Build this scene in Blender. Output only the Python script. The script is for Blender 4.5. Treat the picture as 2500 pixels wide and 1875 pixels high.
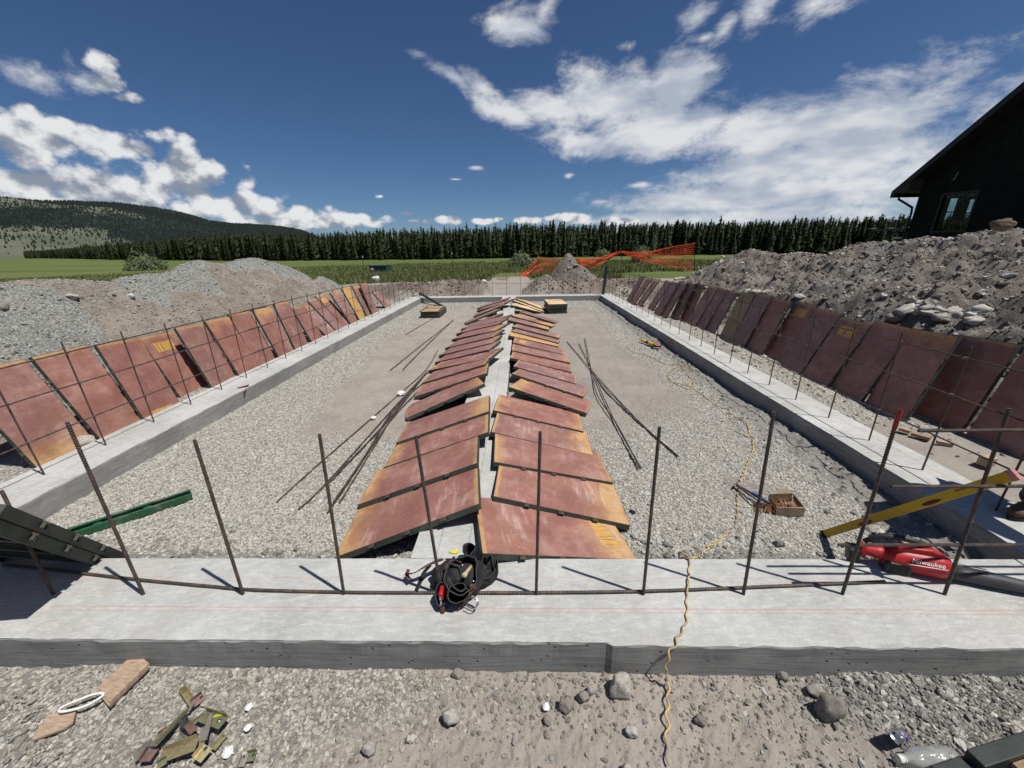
import bpy, math, random
import numpy as np
from mathutils import Vector, Matrix, noise as mn
random.seed(7); rng=np.random.default_rng(7)
for o in list(bpy.data.objects): bpy.data.objects.remove(o)
SC=bpy.context.scene; COL=SC.collection
R=math.radians
# ---------------------------------------------------------------- camera
F0,PITCH,YAW,ROLL,CH=940.0,0.342540842,-0.0265304549,-0.0189594064,1.9
def cam_axes():
    cp,sp,cy,sy,cr,sr=math.cos(PITCH),math.sin(PITCH),math.cos(YAW),math.sin(YAW),math.cos(ROLL),math.sin(ROLL)
    f=np.array([sy*cp,cy*cp,-sp]);rt=np.array([cy,-sy,0.]);up=np.cross(rt,f)
    return f,cr*rt+sr*up,-sr*rt+cr*up
FW,RT,UP=cam_axes(); EYE=np.array([0,0,CH])
cd=bpy.data.cameras.new('camera'); cam=bpy.data.objects.new('camera',cd); COL.objects.link(cam)
cd.sensor_width=36; cd.lens=36*F0/2500; cd.clip_start=0.05; cd.clip_end=9000
m=Matrix.Identity(4)
for i in range(3): m[i][0]=RT[i]; m[i][1]=UP[i]; m[i][2]=-FW[i]; m[i][3]=EYE[i]
cam.matrix_world=m; SC.camera=cam
# ---------------------------------------------------------------- light
SUNV=Vector((0.43,-0.195,1.08)).normalized()
sl=bpy.data.lights.new('sun','SUN'); sl.energy=4.9; sl.angle=R(0.53); sl.color=(1,.965,.91)
so=bpy.data.objects.new('sun',sl); COL.objects.link(so); so.rotation_euler=SUNV.to_track_quat('Z','Y').to_euler()
SUN_EL=math.asin(SUNV.z); SUN_AZ=math.atan2(SUNV.x,SUNV.y)
SC.view_settings.view_transform='Standard'; SC.view_settings.look='None'; SC.view_settings.gamma=1
SC.view_settings.exposure=0.05; SC.view_settings.use_curve_mapping=False
SC.render.engine='CYCLES'; SC.cycles.max_bounces=5; SC.cycles.diffuse_bounces=2; SC.cycles.glossy_bounces=2; SC.cycles.transparent_max_bounces=12; SC.cycles.transmission_bounces=4
# ---------------------------------------------------------------- node helper
class NT:
    def __init__(s,nt): s.nt=nt; s.n=nt.nodes; s.l=nt.links
    def node(s,t,**k):
        n=s.n.new(t)
        for a,b in k.items(): setattr(n,a,b)
        return n
    def put(s,sock,v):
        if isinstance(v,bpy.types.NodeSocket): s.l.new(v,sock)
        elif v is not None:
            try: sock.default_value=v
            except Exception: sock.default_value=tuple(v)+(1,) if hasattr(v,'__len__') and len(v)==3 else v
    def math(s,op,a,b=None,c=None,clamp=False):
        n=s.node('ShaderNodeMath',operation=op); n.use_clamp=clamp
        s.put(n.inputs[0],a)
        if b is not None: s.put(n.inputs[1],b)
        if c is not None: s.put(n.inputs[2],c)
        return n.outputs[0]
    def vmath(s,op,a,b=None):
        n=s.node('ShaderNodeVectorMath',operation=op); s.put(n.inputs[0],a)
        if b is not None: s.put(n.inputs[1],b)
        return n.outputs['Value'] if op in('LENGTH','DOT_PRODUCT','DISTANCE') else n.outputs[0]
    def noise(s,vec,scale,detail=4,rough=.55,out='Fac',dist=0.,dims='3D'):
        n=s.node('ShaderNodeTexNoise',noise_dimensions=dims); s.put(n.inputs['Vector'],vec); s.put(n.inputs['Scale'],scale)
        n.inputs['Detail'].default_value=detail; n.inputs['Roughness'].default_value=rough; n.inputs['Distortion'].default_value=dist
        return n.outputs[out]
    def voro(s,vec,scale,feature='F1',out='Distance',rand=1.):
        n=s.node('ShaderNodeTexVoronoi',feature=feature); s.put(n.inputs['Vector'],vec); s.put(n.inputs['Scale'],scale)
        n.inputs['Randomness'].default_value=rand
        return n.outputs[out]
    def ramp(s,f,lo,hi,a=0.,b=1.,smooth=True):
        n=s.node('ShaderNodeMapRange'); n.interpolation_type='SMOOTHSTEP' if smooth else 'LINEAR'; n.clamp=True
        s.put(n.inputs[0],f)
        for i,v in zip((1,2,3,4),(lo,hi,a,b)): s.put(n.inputs[i],v)
        return n.outputs[0]
    def mix(s,f,a,b,mode='MIX'):
        n=s.node('ShaderNodeMix',data_type='RGBA',blend_type=mode); n.clamp_factor=True
        s.put(n.inputs[0],f); 
        for i,v in ((6,a),(7,b)):
            if isinstance(v,bpy.types.NodeSocket): s.l.new(v,n.inputs[i])
            else: n.inputs[i].default_value=(v[0],v[1],v[2],1)
        return n.outputs[2]
    def attr(s,name,typ='GEOMETRY',out='Fac'):
        n=s.node('ShaderNodeAttribute',attribute_name=name,attribute_type=typ); return n.outputs[out]
    def scale(s,vec,v):
        n=s.node('ShaderNodeMapping'); s.put(n.inputs['Vector'],vec); n.inputs['Scale'].default_value=v; return n.outputs[0]
    def bump(s,h,strength=.3,dist=.01,normal=None):
        n=s.node('ShaderNodeBump'); n.inputs['Strength'].default_value=strength; n.inputs['Distance'].default_value=dist
        s.put(n.inputs['Height'],h)
        if normal is not None: s.put(n.inputs['Normal'],normal)
        return n.outputs[0]
MATS={}
def mat(name,build=None,color=(.5,.5,.5),rough=.7,metal=0.,spec=.3):
    if name in MATS: return MATS[name]
    mt=bpy.data.materials.new(name); mt.use_nodes=True; T=NT(mt.node_tree)
    b=T.n['Principled BSDF']; b.inputs['Roughness'].default_value=rough; b.inputs['Metallic'].default_value=metal
    b.inputs['Specular IOR Level'].default_value=spec; b.inputs['Base Color'].default_value=(*color,1)
    tc=T.node('ShaderNodeTexCoord')
    if build: build(T,b,tc)
    else:
        # every plain material still carries wear and grain
        n=T.noise(tc.outputs['Object'],9,5); n2=T.noise(tc.outputs['Object'],70,3)
        f=T.ramp(T.math('ADD',T.math('MULTIPLY',n,.7),T.math('MULTIPLY',n2,.3)),.3,.7,.72,1.22)
        c=T.vmath('MULTIPLY',T.mix(0,color,color),(1,1,1)); 
        vm=T.node('ShaderNodeVectorMath',operation='SCALE'); T.put(vm.inputs[0],c); T.put(vm.inputs['Scale'],f)
        T.l.new(vm.outputs[0],b.inputs['Base Color'])
        T.l.new(T.bump(n2,.15,.003),b.inputs['Normal'])
    MATS[name]=mt; return mt
# ---------------------------------------------------------------- world: sky with clouds
def pray(px,py):
    d=FW+(px-1250)/F0*RT+(937.5-py)/F0*UP; return d/np.linalg.norm(d)
def azel(px,py):
    d=pray(px,py); return math.atan2(d[0],d[1]),math.asin(d[2])
w=bpy.data.worlds.new('World'); SC.world=w; w.use_nodes=True; w.cycles.sampling_method='MANUAL'; w.cycles.sample_map_resolution=256
T=NT(w.node_tree); bg=T.n['Background']; bg.inputs['Strength'].default_value=0.067
sky=T.node('ShaderNodeTexSky',sky_type='NISHITA'); sky.sun_disc=False; sky.sun_elevation=SUN_EL; sky.sun_rotation=SUN_AZ
sky.altitude=1900; sky.air_density=1.0; sky.dust_density=.7; sky.ozone_density=3.0
tc=T.node('ShaderNodeTexCoord'); D=tc.outputs['Generated']
sx=T.node('ShaderNodeSeparateXYZ'); T.l.new(D,sx.inputs[0])
az=T.math('ARCTAN2',sx.outputs[0],sx.outputs[1]); el=T.math('ARCSINE',sx.outputs[2])
def cloud_field(daz,del_,pre=None):
    """returns coverage factor at direction (+ offset)"""
    a=T.math('ADD',az,daz); e=T.math('ADD',el,del_)
    cb=T.node('ShaderNodeCombineXYZ'); T.put(cb.inputs[0],a); T.put(cb.inputs[1],e); P=cb.outputs[0]
    def group(blobs):
        cur=None
        for (px,py,rx,ry,ang,st) in blobs:
            A,E=azel(px,py)
            mp=T.node('ShaderNodeMapping',vector_type='TEXTURE')
            if cur is None: T.l.new(P,mp.inputs['Vector'])
            else:   # evaluated one after the other to keep the shader small
                vs=T.node('ShaderNodeVectorMath',operation='MULTIPLY_ADD'); T.l.new(cur,vs.inputs[0]); vs.inputs[1].default_value=(1e-7,)*3; T.l.new(P,vs.inputs[2]); T.l.new(vs.outputs[0],mp.inputs['Vector'])
            mp.inputs['Location'].default_value=(A,E,0); mp.inputs['Rotation'].default_value=(0,0,R(ang))
            mp.inputs['Scale'].default_value=(rx,ry,1)
            L=T.vmath('LENGTH',mp.outputs[0])
            v=T.math('MULTIPLY_ADD',L,-1.0*st,st)
            cur=v if cur is None else T.math('MAXIMUM',cur,v)
        return cur
    CUM=[(30,325,.15,.034,2,1.15),(180,330,.12,.032,-3,1.1),(290,352,.09,.024,-8,.95),(355,370,.04,.018,-8,.9),
         (20,440,.10,.026,0,1.),(110,445,.09,.024,0,.95),(250,462,.15,.035,-4,1.05),(430,400,.060,.055,0,1.),(455,450,.10,.05,-10,1.05),(60,505,.3,.030,0,1.),(320,510,.2,.04,0,.95),
         (608,438,.022,.030,0,.9),(590,495,.11,.045,-12,1.05),(745,522,.06,.024,0,1.),(700,548,.22,.016,0,1.),(880,545,.09,.012,0,1.),(990,522,.028,.014,0,1.),(1010,540,.06,.008,0,1.),
         (1095,537,.040,.011,0,1.),(1180,540,.03,.008,0,.9),(1300,538,.05,.012,0,1.),(1400,532,.05,.014,0,1.),(1500,540,.08,.012,0,1.),(820,535,.12,.014,0,.95),(252,172,.020,.034,10,.85),(262,208,.026,.022,0,.8),(292,240,.03,.012,20,.7),(928,479,.016,.006,0,1.),(1218,536,.014,.007,0,1.),(-500,400,.3,.10,0,.8)]
    ALT=[(1480,250,.17,.080,-6,1.4),(1655,205,.085,.075,25,1.4),(1360,265,.14,.05,-10,1.2),(1240,275,.10,.035,-20,1.2),(1430,350,.20,.045,-8,1.1),
         (1100,185,.09,.016,-24,.8),(1180,215,.07,.02,-22,.8),(1600,320,.22,.07,0,1.4),(1850,325,.20,.070,6,1.35),(2080,300,.20,.085,10,1.35),
         (2240,235,.13,.03,14,1.0),(1950,400,.32,.075,2,1.3),(1850,470,.34,.055,0,1.25),(2150,450,.25,.07,0,1.2),(1900,530,.45,.035,0,1.15),
         (1550,535,.22,.018,0,1.05),(1250,60,.09,.035,5,.9),(1330,25,.06,.02,38,.7),(1700,30,.05,.03,20,.8),(1850,15,.05,.04,10,.95),(1770,70,.05,.022,40,.85),(1720,92,.05,.010,5,.8),
         (1990,10,.08,.035,0,.9),(2150,290,.07,.012,8,.8),(1520,112,.03,.012,0,.7),(1390,428,.02,.010,0,.9),(90,190,.05,.05,35,.62),(190,195,.05,.03,-30,.5),
         (1560,452,.05,.012,0,.9),(1465,492,.024,.005,0,.9),(1162,410,.02,.005,0,.8),(1112,438,.02,.004,0,.8),(2700,330,.4,.13,0,1.1),(1450,540,.15,.014,0,.9)]
    gc,ga=pre if pre else (group(CUM),group(ALT))
    n1=T.noise(T.scale(P,(1,1.35,1)),9,6,.62,dims='2D')
    n3=T.voro(T.scale(P,(1,1.2,1)),30)
    dc=T.math('ADD',gc,T.math('MULTIPLY_ADD',n1,2.3,-1.16)); dc=T.math('ADD',dc,T.math('MULTIPLY_ADD',n3,-.9,.34))
    if pre: return dc,None,pre
    wv=T.vmath('ADD',T.scale(P,(1,2.0,1)),T.vmath('MULTIPLY',T.noise(P,5,1,out='Color',dims='2D'),(.10,.10,0)))
    n2=T.noise(wv,7,7,.66,dims='2D')
    da=T.math('ADD',T.math('MULTIPLY',ga,.9),T.math('MULTIPLY_ADD',n2,2.0,-1.10))
    return dc,da,(gc,ga)
dc,da,pre=cloud_field(0.,0.); dc2,_,_=cloud_field(.012,.026,pre)
covc=T.ramp(dc,-.04,.50); cova=T.ramp(da,-.05,.80)
# broken clouds continue round the unseen part of the sky
nb=T.noise(T.scale(D,(1,1,2.6)),2.6,4,.6); behind=T.ramp(sx.outputs[1],.15,-.25); covb=T.math('MULTIPLY',T.ramp(nb,.50,.68),behind)
shc=T.ramp(T.math('ADD',T.math('SUBTRACT',dc,dc2),T.math('MULTIPLY',dc,-.12)),-.45,.30); sha=T.ramp(T.noise(T.scale(D,(1,1,3)),5,3,.6),.36,.60)
colc=T.mix(shc,(3.6,4.15,5.2),(11.2,11.3,11.4)); cola=T.mix(sha,(6.0,6.7,8.0),(10.6,10.8,11.1))
tint=T.mix(1,sky.outputs[0],(.57,.72,.90),'MULTIPLY')
base=T.mix(T.math('MULTIPLY',cova,.97),tint,cola); base=T.mix(covc,base,colc); base=T.mix(T.math('MULTIPLY',covb,.8),base,(8,8.3,8.8))
T.l.new(base,bg.inputs['Color'])
# ---------------------------------------------------------------- object helpers
def tag(o,label=None,cat=None,group=None,kind=None):
    if label: o['label']=label
    if cat: o['category']=cat
    if group: o['group']=group
    if kind: o['kind']=kind
    return o
def empty(name,loc=(0,0,0),label=None,cat=None,group=None):
    o=bpy.data.objects.new(name,None); COL.objects.link(o); o.location=loc; o.empty_display_size=.1
    return tag(o,label,cat,group)
def mesh(name,V,F,mats=None,smooth=False,mi=None,attrs=None):
    me=bpy.data.meshes.new(name); me.from_pydata([tuple(v) for v in V],[],[tuple(f) for f in F])
    if mats is not None:
        for m_ in (mats if isinstance(mats,(list,tuple)) else [mats]): me.materials.append(m_)
    if smooth: me.polygons.foreach_set('use_smooth',[True]*len(me.polygons))
    if mi is not None: me.polygons.foreach_set('material_index',mi)
    me.update(); return me
def obj(name,me,parent=None,loc=None,rot=None,mw=None):
    o=bpy.data.objects.new(name,me); COL.objects.link(o)
    if parent is not None: o.parent=parent
    if loc is not None: o.location=loc
    if rot is not None: o.rotation_euler=rot
    if mw is not None: o.matrix_world=mw
    return o
def grid_mesh(name,X,Y,Z,mats,attrs=None,smooth=True,keep=None):
    n,m_=X.shape; V=np.stack([X,Y,Z],-1).reshape(-1,3).astype(np.float32)
    i=np.arange(n*m_).reshape(n,m_)
    Q=np.stack([i[:-1,:-1],i[:-1,1:],i[1:,1:],i[1:,:-1]],-1).reshape(-1,4)
    # orient upwards
    a=V[Q[:,1]]-V[Q[:,0]]; b=V[Q[:,3]]-V[Q[:,0]]
    if np.median(a[:,0]*b[:,1]-a[:,1]*b[:,0])<0: Q=Q[:,::-1]
    if keep is not None: Q=Q[keep.reshape(-1)[Q].any(1)]
    used=np.unique(Q); rm=np.full(len(V),-1); rm[used]=np.arange(len(used)); V=V[used]; Q=rm[Q]
    me=bpy.data.meshes.new(name); me.vertices.add(len(V)); me.vertices.foreach_set('co',V.ravel())
    me.loops.add(Q.size); me.loops.foreach_set('vertex_index',Q.ravel().astype(np.int32))
    me.polygons.add(len(Q)); me.polygons.foreach_set('loop_start',np.arange(0,Q.size,4,dtype=np.int32)); 
    me.polygons.foreach_set('use_smooth',np.full(len(Q),smooth))
    me.update(calc_edges=True); me.validate()
    for m1 in (mats if isinstance(mats,(list,tuple)) else [mats]): me.materials.append(m1)
    for k,v in (attrs or {}).items():
        at=me.attributes.new(k,'FLOAT','POINT'); at.data.foreach_set('value',v.reshape(-1)[used].astype(np.float32))
    return me
class MB:
    """collects shapes into one mesh"""
    def __init__(s): s.V=[];s.F=[]
    def add(s,V,F):
        n=len(s.V); s.V+= [tuple(v) for v in V]; s.F+=[tuple(i+n for i in f) for f in F]; return s
    def box(s,c,d,rz=0,M=None):
        x,y,z=d[0]/2,d[1]/2,d[2]/2
        vs=[Vector((a*x,b*y,e*z)) for a in(-1,1) for b in(-1,1) for e in(-1,1)]
        if M is not None: vs=[M@v for v in vs]
        else:
            rm=Matrix.Rotation(rz,3,'Z'); vs=[rm@v+Vector(c) for v in vs]
        return s.add(vs,[(0,1,3,2),(4,6,7,5),(0,4,5,1),(2,3,7,6),(0,2,6,4),(1,5,7,3)])
    def tube(s,pts,r,n=8,caps=True,rs=None):
        pts=[Vector(p) for p in pts]; N=len(pts); V=[];F=[]
        t0=(pts[1]-pts[0]).normalized(); u=t0.orthogonal().normalized()
        for i,p in enumerate(pts):
            t=(pts[min(i+1,N-1)]-pts[max(i-1,0)]).normalized()
            u=(u-t*u.dot(t)).normalized(); v=t.cross(u); rr=rs[i] if rs is not None else r
            for k in range(n):
                a=2*math.pi*k/n; V.append(p+(u*math.cos(a)+v*math.sin(a))*rr)
        for i in range(N-1):
            for k in range(n):
                a=i*n+k;b=i*n+(k+1)%n; F.append((a,b,b+n,a+n))
        if caps: F.append(tuple(range(n-1,-1,-1))); F.append(tuple(range((N-1)*n,N*n)))
        return s.add(V,F)
    def lathe(s,prof,n=16,M=None,cap0=True,cap1=True,sx=1,sy=1):
        V=[];F=[]
        for (r,z) in prof:
            for k in range(n):
                a=2*math.pi*k/n; p=Vector((r*math.cos(a)*sx,r*math.sin(a)*sy,z)); V.append(M@p if M is not None else p)
        for i in range(len(prof)-1):
            for k in range(n):
                a=i*n+k;b=i*n+(k+1)%n; F.append((a,b,b+n,a+n))
        if cap0: F.append(tuple(range(n-1,-1,-1)))
        if cap1: F.append(tuple(range((len(prof)-1)*n,len(prof)*n)))
        return s.add(V,F)
    def prism(s,poly,t,M=None,axis='z'):
        n=len(poly); V=[Vector((p[0],p[1],0)) for p in poly]+[Vector((p[0],p[1],t)) for p in poly]
        if M is not None: V=[M@v for v in V]
        return s.add(V,[tuple(range(n-1,-1,-1)),tuple(range(n,2*n))]+[(i,(i+1)%n,n+(i+1)%n,n+i) for i in range(n)])
    def me(s,name,mt,smooth=False): return mesh(name,s.V,s.F,mt,smooth)
    def ob(s,name,mt,parent=None,smooth=False,**k): return obj(name,s.me(name,mt,smooth),parent,**k)
def bevel(o,wd=.004,seg=2):
    b=o.modifiers.new('bevel','BEVEL'); b.width=wd; b.segments=seg; b.limit_method='ANGLE'; return o
# ---------------------------------------------------------------- vector noise for terrain
def _h(ix,iy,s):
    n=(ix.astype(np.int64)*374761393+iy.astype(np.int64)*668265263+s*1442695041)&0xFFFFFFFF
    n=((n^(n>>13))*1274126177)&0xFFFFFFFF; return ((n^(n>>16))&0xFFFF)/65535.
def vn(x,y,s=0):
    ix=np.floor(x);iy=np.floor(y);fx=x-ix;fy=y-iy; ux=fx*fx*fx*(fx*(fx*6-15)+10);uy=fy*fy*fy*(fy*(fy*6-15)+10)
    a=_h(ix,iy,s);b=_h(ix+1,iy,s);c=_h(ix,iy+1,s);d=_h(ix+1,iy+1,s)
    return (a+(b-a)*ux+(c-a)*uy+(a-b-c+d)*ux*uy)*2-1
def fbm(x,y,sc,o=4,s=0,g=.5,ridge=False):
    r=0;a=1;t=0;x=x*sc;y=y*sc
    for k in range(o):
        v=vn(x,y,s+k*17)
        if ridge: v=1-2*np.abs(v)
        r=r+a*v;t+=a;a*=g; x,y=(x*1.62-y*1.18)+3.1,(x*1.18+y*1.62)+7.7
    return r/t
def ss(x,a,b):
    t=np.clip((x-a)/(b-a),0,1); return t*t*(3-2*t)
# ---------------------------------------------------------------- footing layout
LO,LI,RI,RO,BI,BO,FO,FI=-4.63,-4.06,3.20,3.73,15.83,16.38,1.405,1.968
CL,CR_=-.74,-.20
def rect_out(x,y,x0,x1,y0,y1):
    dx=np.maximum(np.maximum(x0-x,x-x1),0);dy=np.maximum(np.maximum(y0-y,y-y1),0); return np.hypot(dx,dy)
def natural(x,y):
    d=np.hypot(x,y); return .32-.0175*np.clip(d-20,0,120)+.05*fbm(x,y,.12,3,5)*ss(d,18,40)
def path_mask(x,y): return ss(np.abs(x+.45+.02*(y-17)),1.25,.75)*ss(y,16,17)*ss(y,30,22)
def ground_h(x,y,fine=True):
    x=np.asarray(x,float);y=np.asarray(y,float)
    g=natural(x,y)
    ro=rect_out(x,y,-5.64-.3*ss(y,7.5,9.5),5.12-.05*np.clip(y-9,0,9),-3.5,17.0)
    wob=.35*fbm(x,y,.55,3,21)
    t=ss(ro+wob*ss(ro,.0,.5),.05,.85); ramp=ss(y,16.8,21.5); pm=path_mask(x,y); t=t*(1-pm)+ramp*pm
    inside=(x>LO)&(x<RO)&(y>FO)&(y<BO)
    z=-.205*(1-t)+g*t
    side=ss(rect_out(x,y,LO,RO,FO,BO),.02,.25)*(1-t)
    z=z+side*.05*np.clip(fbm(x,y,1.3,3,31)+.3,0,1)*(y>FO)
    if fine:
        nr=1-ss(np.hypot(x,y),14,30)
        z=z+nr*.010*fbm(x,y,9,3,41)
        frontz=ss(y,1.80,1.55)*(y>-6)
        # clods and cracked lumps in front of the near footing
        cl=np.clip(fbm(x,y,5.2,4,51,.6,True),-.2,1); clm=np.clip(.35+1.2*fbm(x,y,1.1,2,52),0,1)*ss(y,-.6,.8)
        z=z+frontz*(.030*cl*clm+.012*fbm(x,y,26,3,53)-.012)
        z=z+frontz*.03*ss(y,1.2,1.39)*np.clip(fbm(x,y,2.2,3,54)+.2,0,1)
        ins=(inside&(y>FI-.1))*1.
        # grey lumpy strip along the near footing and the right footing, inside
        dl=np.minimum(np.clip(y-FI,0,9),np.clip(RI-x,0,9)*.8+ss(y,14,9)*0); lump=ss(dl,.55,.1)*(x>-3.9)
        lm=np.clip(fbm(x,y,3.4,4,61,.62,True)+.15,0,1)*np.clip(.55+fbm(x,y,.9,2,62),0,1)
        z=z+ins*lump*.075*lm - ins*.012*lump
        z=z+ins*(.006*fbm(x,y,30,2,63))*nr
        # cut bank, rough and undercut-looking
        bk=t*(1-t)*4
        bb=ss(y,16,17.2)*(1-pm); z=z+bk*(1-pm)*(.05+.10*bb)*fbm(x,y,1.7,4,71,.6,True)+bb*(t>.02)*(.10*fbm(x,y,3.5,3,73,.6,True)*ss(ro,.05,.5)*(1-ss(ro,1.6,2.4))+.16*ss(ro,.25,.6)*(1-ss(ro,1.0,1.9))*np.clip(fbm(x,y,.7,2,74)+.5,0,1))
        z=z+ss(ro,.3,1.)*ss(y,24,17)*.06*fbm(x,y,1.5,4,72)*(1-pm)
    return z
def gh(x,y): return float(ground_h(np.array([x]),np.array([y]))[0])
# image-to-place helpers (px in the 2500-wide photograph)
def P(px,py,z=0.):
    d=pray(px,py); t=(z-CH)/d[2]; return Vector(EYE+t*d)
def PY(px,py,Y):
    d=pray(px,py); return Vector(EYE+d*(Y/d[1]))
def PX(px,py,X):
    d=pray(px,py); return Vector(EYE+d*(X/d[0]))
def PG(px,py,h=None):
    d=pray(px,py); t=np.concatenate([np.arange(.5,40,.02),np.arange(40,1500,.5)])
    p=EYE+t[:,None]*d; zz=(h or ground_h)(p[:,0],p[:,1]); k=np.argmax(p[:,2]<=zz)
    return Vector(p[k])
# ---------------------------------------------------------------- ground material
def b_ground(T,b,tc):
    O=tc.outputs['Object']; gr=T.attr('gravel'); ga=T.attr('grass'); wet=T.attr('grey'); near=T.attr('near'); road=T.attr('road')
    v=T.voro(O,46,out='Color'); vd=T.voro(O,46); sv=T.node('ShaderNodeSeparateXYZ'); T.l.new(v,sv.inputs[0])
    n1=T.noise(O,2.2,6,.6); n2=T.noise(O,26,6,.65); n3=T.noise(O,150,3,.6)
    dirt=T.mix(T.ramp(n1,.35,.65),(.255,.222,.188),(.345,.305,.262))
    dirt=T.mix(T.ramp(n2,.42,.62),dirt,(.30,.268,.232)); dirt=T.mix(T.math('MULTIPLY',T.ramp(n3,.60,.72),.5),dirt,(.44,.40,.35))
    soil=T.mix(T.ramp(n2,.40,.62),(.085,.066,.052),(.215,.178,.145))
    grey=T.mix(T.ramp(n2,.35,.7),(.15,.145,.135),(.26,.252,.235))
    dirt=T.mix(T.math('MULTIPLY',wet,.8),dirt,grey)
    dirt=T.mix(T.attr('soil'),dirt,soil)
    peb=T.mix(T.ramp(sv.outputs[0],0,1,smooth=False),(.30,.285,.25),(.56,.53,.46)); peb=T.mix(T.ramp(sv.outputs[1],.8,.9),peb,(.20,.20,.19))
    peb=T.mix(T.ramp(vd,.40,.65),peb,(.20,.19,.17))
    base=T.mix(T.ramp(T.math('ADD',gr,T.math('MULTIPLY_ADD',n2,.6,-.3)),.35,.62),dirt,peb)
    # meadow: mown and seeding bands of grass
    S=T.scale(O,(.012,.09,1)); g1=T.noise(S,1.3,5,.6); g2=T.noise(T.scale(O,(.3,1.2,1)),1.5,6,.7); g3=T.noise(O,6,5,.7)
    grass=T.mix(T.ramp(g1,.38,.60),(.075,.105,.026),(.130,.145,.048)); grass=T.mix(T.math('MULTIPLY',T.ramp(g2,.45,.7),.6),grass,(.055,.085,.024))
    grass=T.mix(T.math('MULTIPLY',T.ramp(g3,.5,.75),.4),grass,(.11,.12,.045))
    base=T.mix(T.ramp(T.math('ADD',ga,T.math('MULTIPLY_ADD',n1,.7,-.35)),.4,.6),base,grass)
    base=T.mix(road,base,(.30,.28,.25))
    T.l.new(base,b.inputs['Base Color']); b.inputs['Roughness'].default_value=.95; b.inputs['Specular IOR Level'].default_value=.15
    hb=T.math('ADD',T.math('MULTIPLY',n2,.8),T.math('MULTIPLY',n3,.35)); hb=T.math('ADD',hb,T.math('MULTIPLY',T.math('MULTIPLY',vd,gr),-.9))
    T.l.new(T.bump(hb,.75,.022),b.inputs['Normal'])
M_ground=mat('ground',b_ground)
def seg(a,b,n): return np.exp(np.linspace(math.log(a),math.log(b),n))
def masks(X,Y):
    inside=(X>LO)&(X<RO)&(Y>FO)&(Y<BO)
    nz=fbm(X,Y,.9,4,81); nzb=fbm(X,Y,.35,3,82)
    # stone beds inside the foundation, bare tracks down the middle of each bay
    tr_l=ss(np.abs(X+2.15+.12*(Y-8)*0.25+.3*nzb),1.2,.6)*ss(Y,3.6,4.8)*ss(Y,14.8,12.8)
    tr_r=ss(np.abs(X-1.35+.25*nzb),1.35,.7)*ss(Y,3.9,5.4)*ss(Y,15.0,13.0)
    gi=np.clip(1-tr_l*1.15-tr_r*1.1,0,1)*(.80+.55*nz)
    dl=np.minimum(np.clip(Y-FI,0,9),np.where(X>0,np.clip(RI-X,0,9)*.75,9.)); gi=gi*ss(dl,.10,.42+.15*nz)
    gi*=1-.75*ss(nz,.15,.5)*((X>.5)&(Y<5))
    gout=np.clip(.45+1.5*nz,0,1)*ss(rect_out(X,Y,LO,RO,FO,BO),.02,.3)*.8
    gfront=np.clip(ss(X+.9*nz+.5*nzb,-.2,-1.5)*.95+.9*ss(X,1.2,2.2)*0.6+.8*ss(Y,1.0,1.3)*0.6,0,1)*(.75+.7*nz)
    grav=np.where(inside&(Y>FI-.1),gi,np.where(Y<FI-.1,gfront,gout)); grav=grav*ss(rect_out(X,Y,-5.3,4.6,-9,17.2),.6,.0)
    ro=rect_out(X,Y,-7,6.4,-3.5,18.6); ro=np.where(Y<6,np.minimum(ro,rect_out(X,Y,-30,30,-25,14)),ro)
    grass=ss(ro+.8*nz+.5*nzb,.9,2.0); grass=grass*(1-path_mask(X,Y)*ss(Y,25,21))
    grey=np.where(inside&(Y>FI-.1),np.clip(ss(dl,.75,.15)*(X>-3.8)+.55*ss(X,.3,.8)*(.6+.6*nz),0,1),np.where(Y<FI-.1,ss(X,.9,1.9)*.75+ss(X,-1,-1.6)*.7+.25*nz,.35+.3*nz)); grey=np.clip(grey,0,1)
    lane=ss(np.abs(Y-(33.5-.12*(X-10))),1.6,1.2)*ss(X,5.5,8.0)*(X<60)   # gravel lane crossing the meadow
    return grav,grass,grey,lane
def soil_mask(X,Y): return ss(rect_out(X,Y,-5.9,5.2,-3.5,16.9),.0,.25)*(1-ss(rect_out(X,Y,-5.9,5.2,-3.5,16.9),1.1,1.9))*(1-path_mask(X,Y))*np.clip(.75+.9*fbm(X,Y,.8,3,83),0,1)
def build_ground():
    rr=np.concatenate([[.02,.25,.5],seg(.72,5,230)[:-1],seg(5,45,190)[:-1],seg(45,5500,90)])
    a=np.concatenate([np.arange(-62,62.01,.24),np.arange(66,296,4.)]); a=np.radians(np.append(a,298.))
    Rr,A=np.meshgrid(rr,a,indexing='ij'); X=Rr*np.sin(A);Y=Rr*np.cos(A); Z=ground_h(X,Y)
    grav,grass,grey,lane=masks(X,Y)
    me=grid_mesh('ground',X,Y,Z,M_ground,dict(gravel=grav,grass=grass,grey=grey,road=lane,soil=soil_mask(X,Y)))
    o=obj('ground',me); o['kind']='structure'; return o
ground=build_ground()
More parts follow.
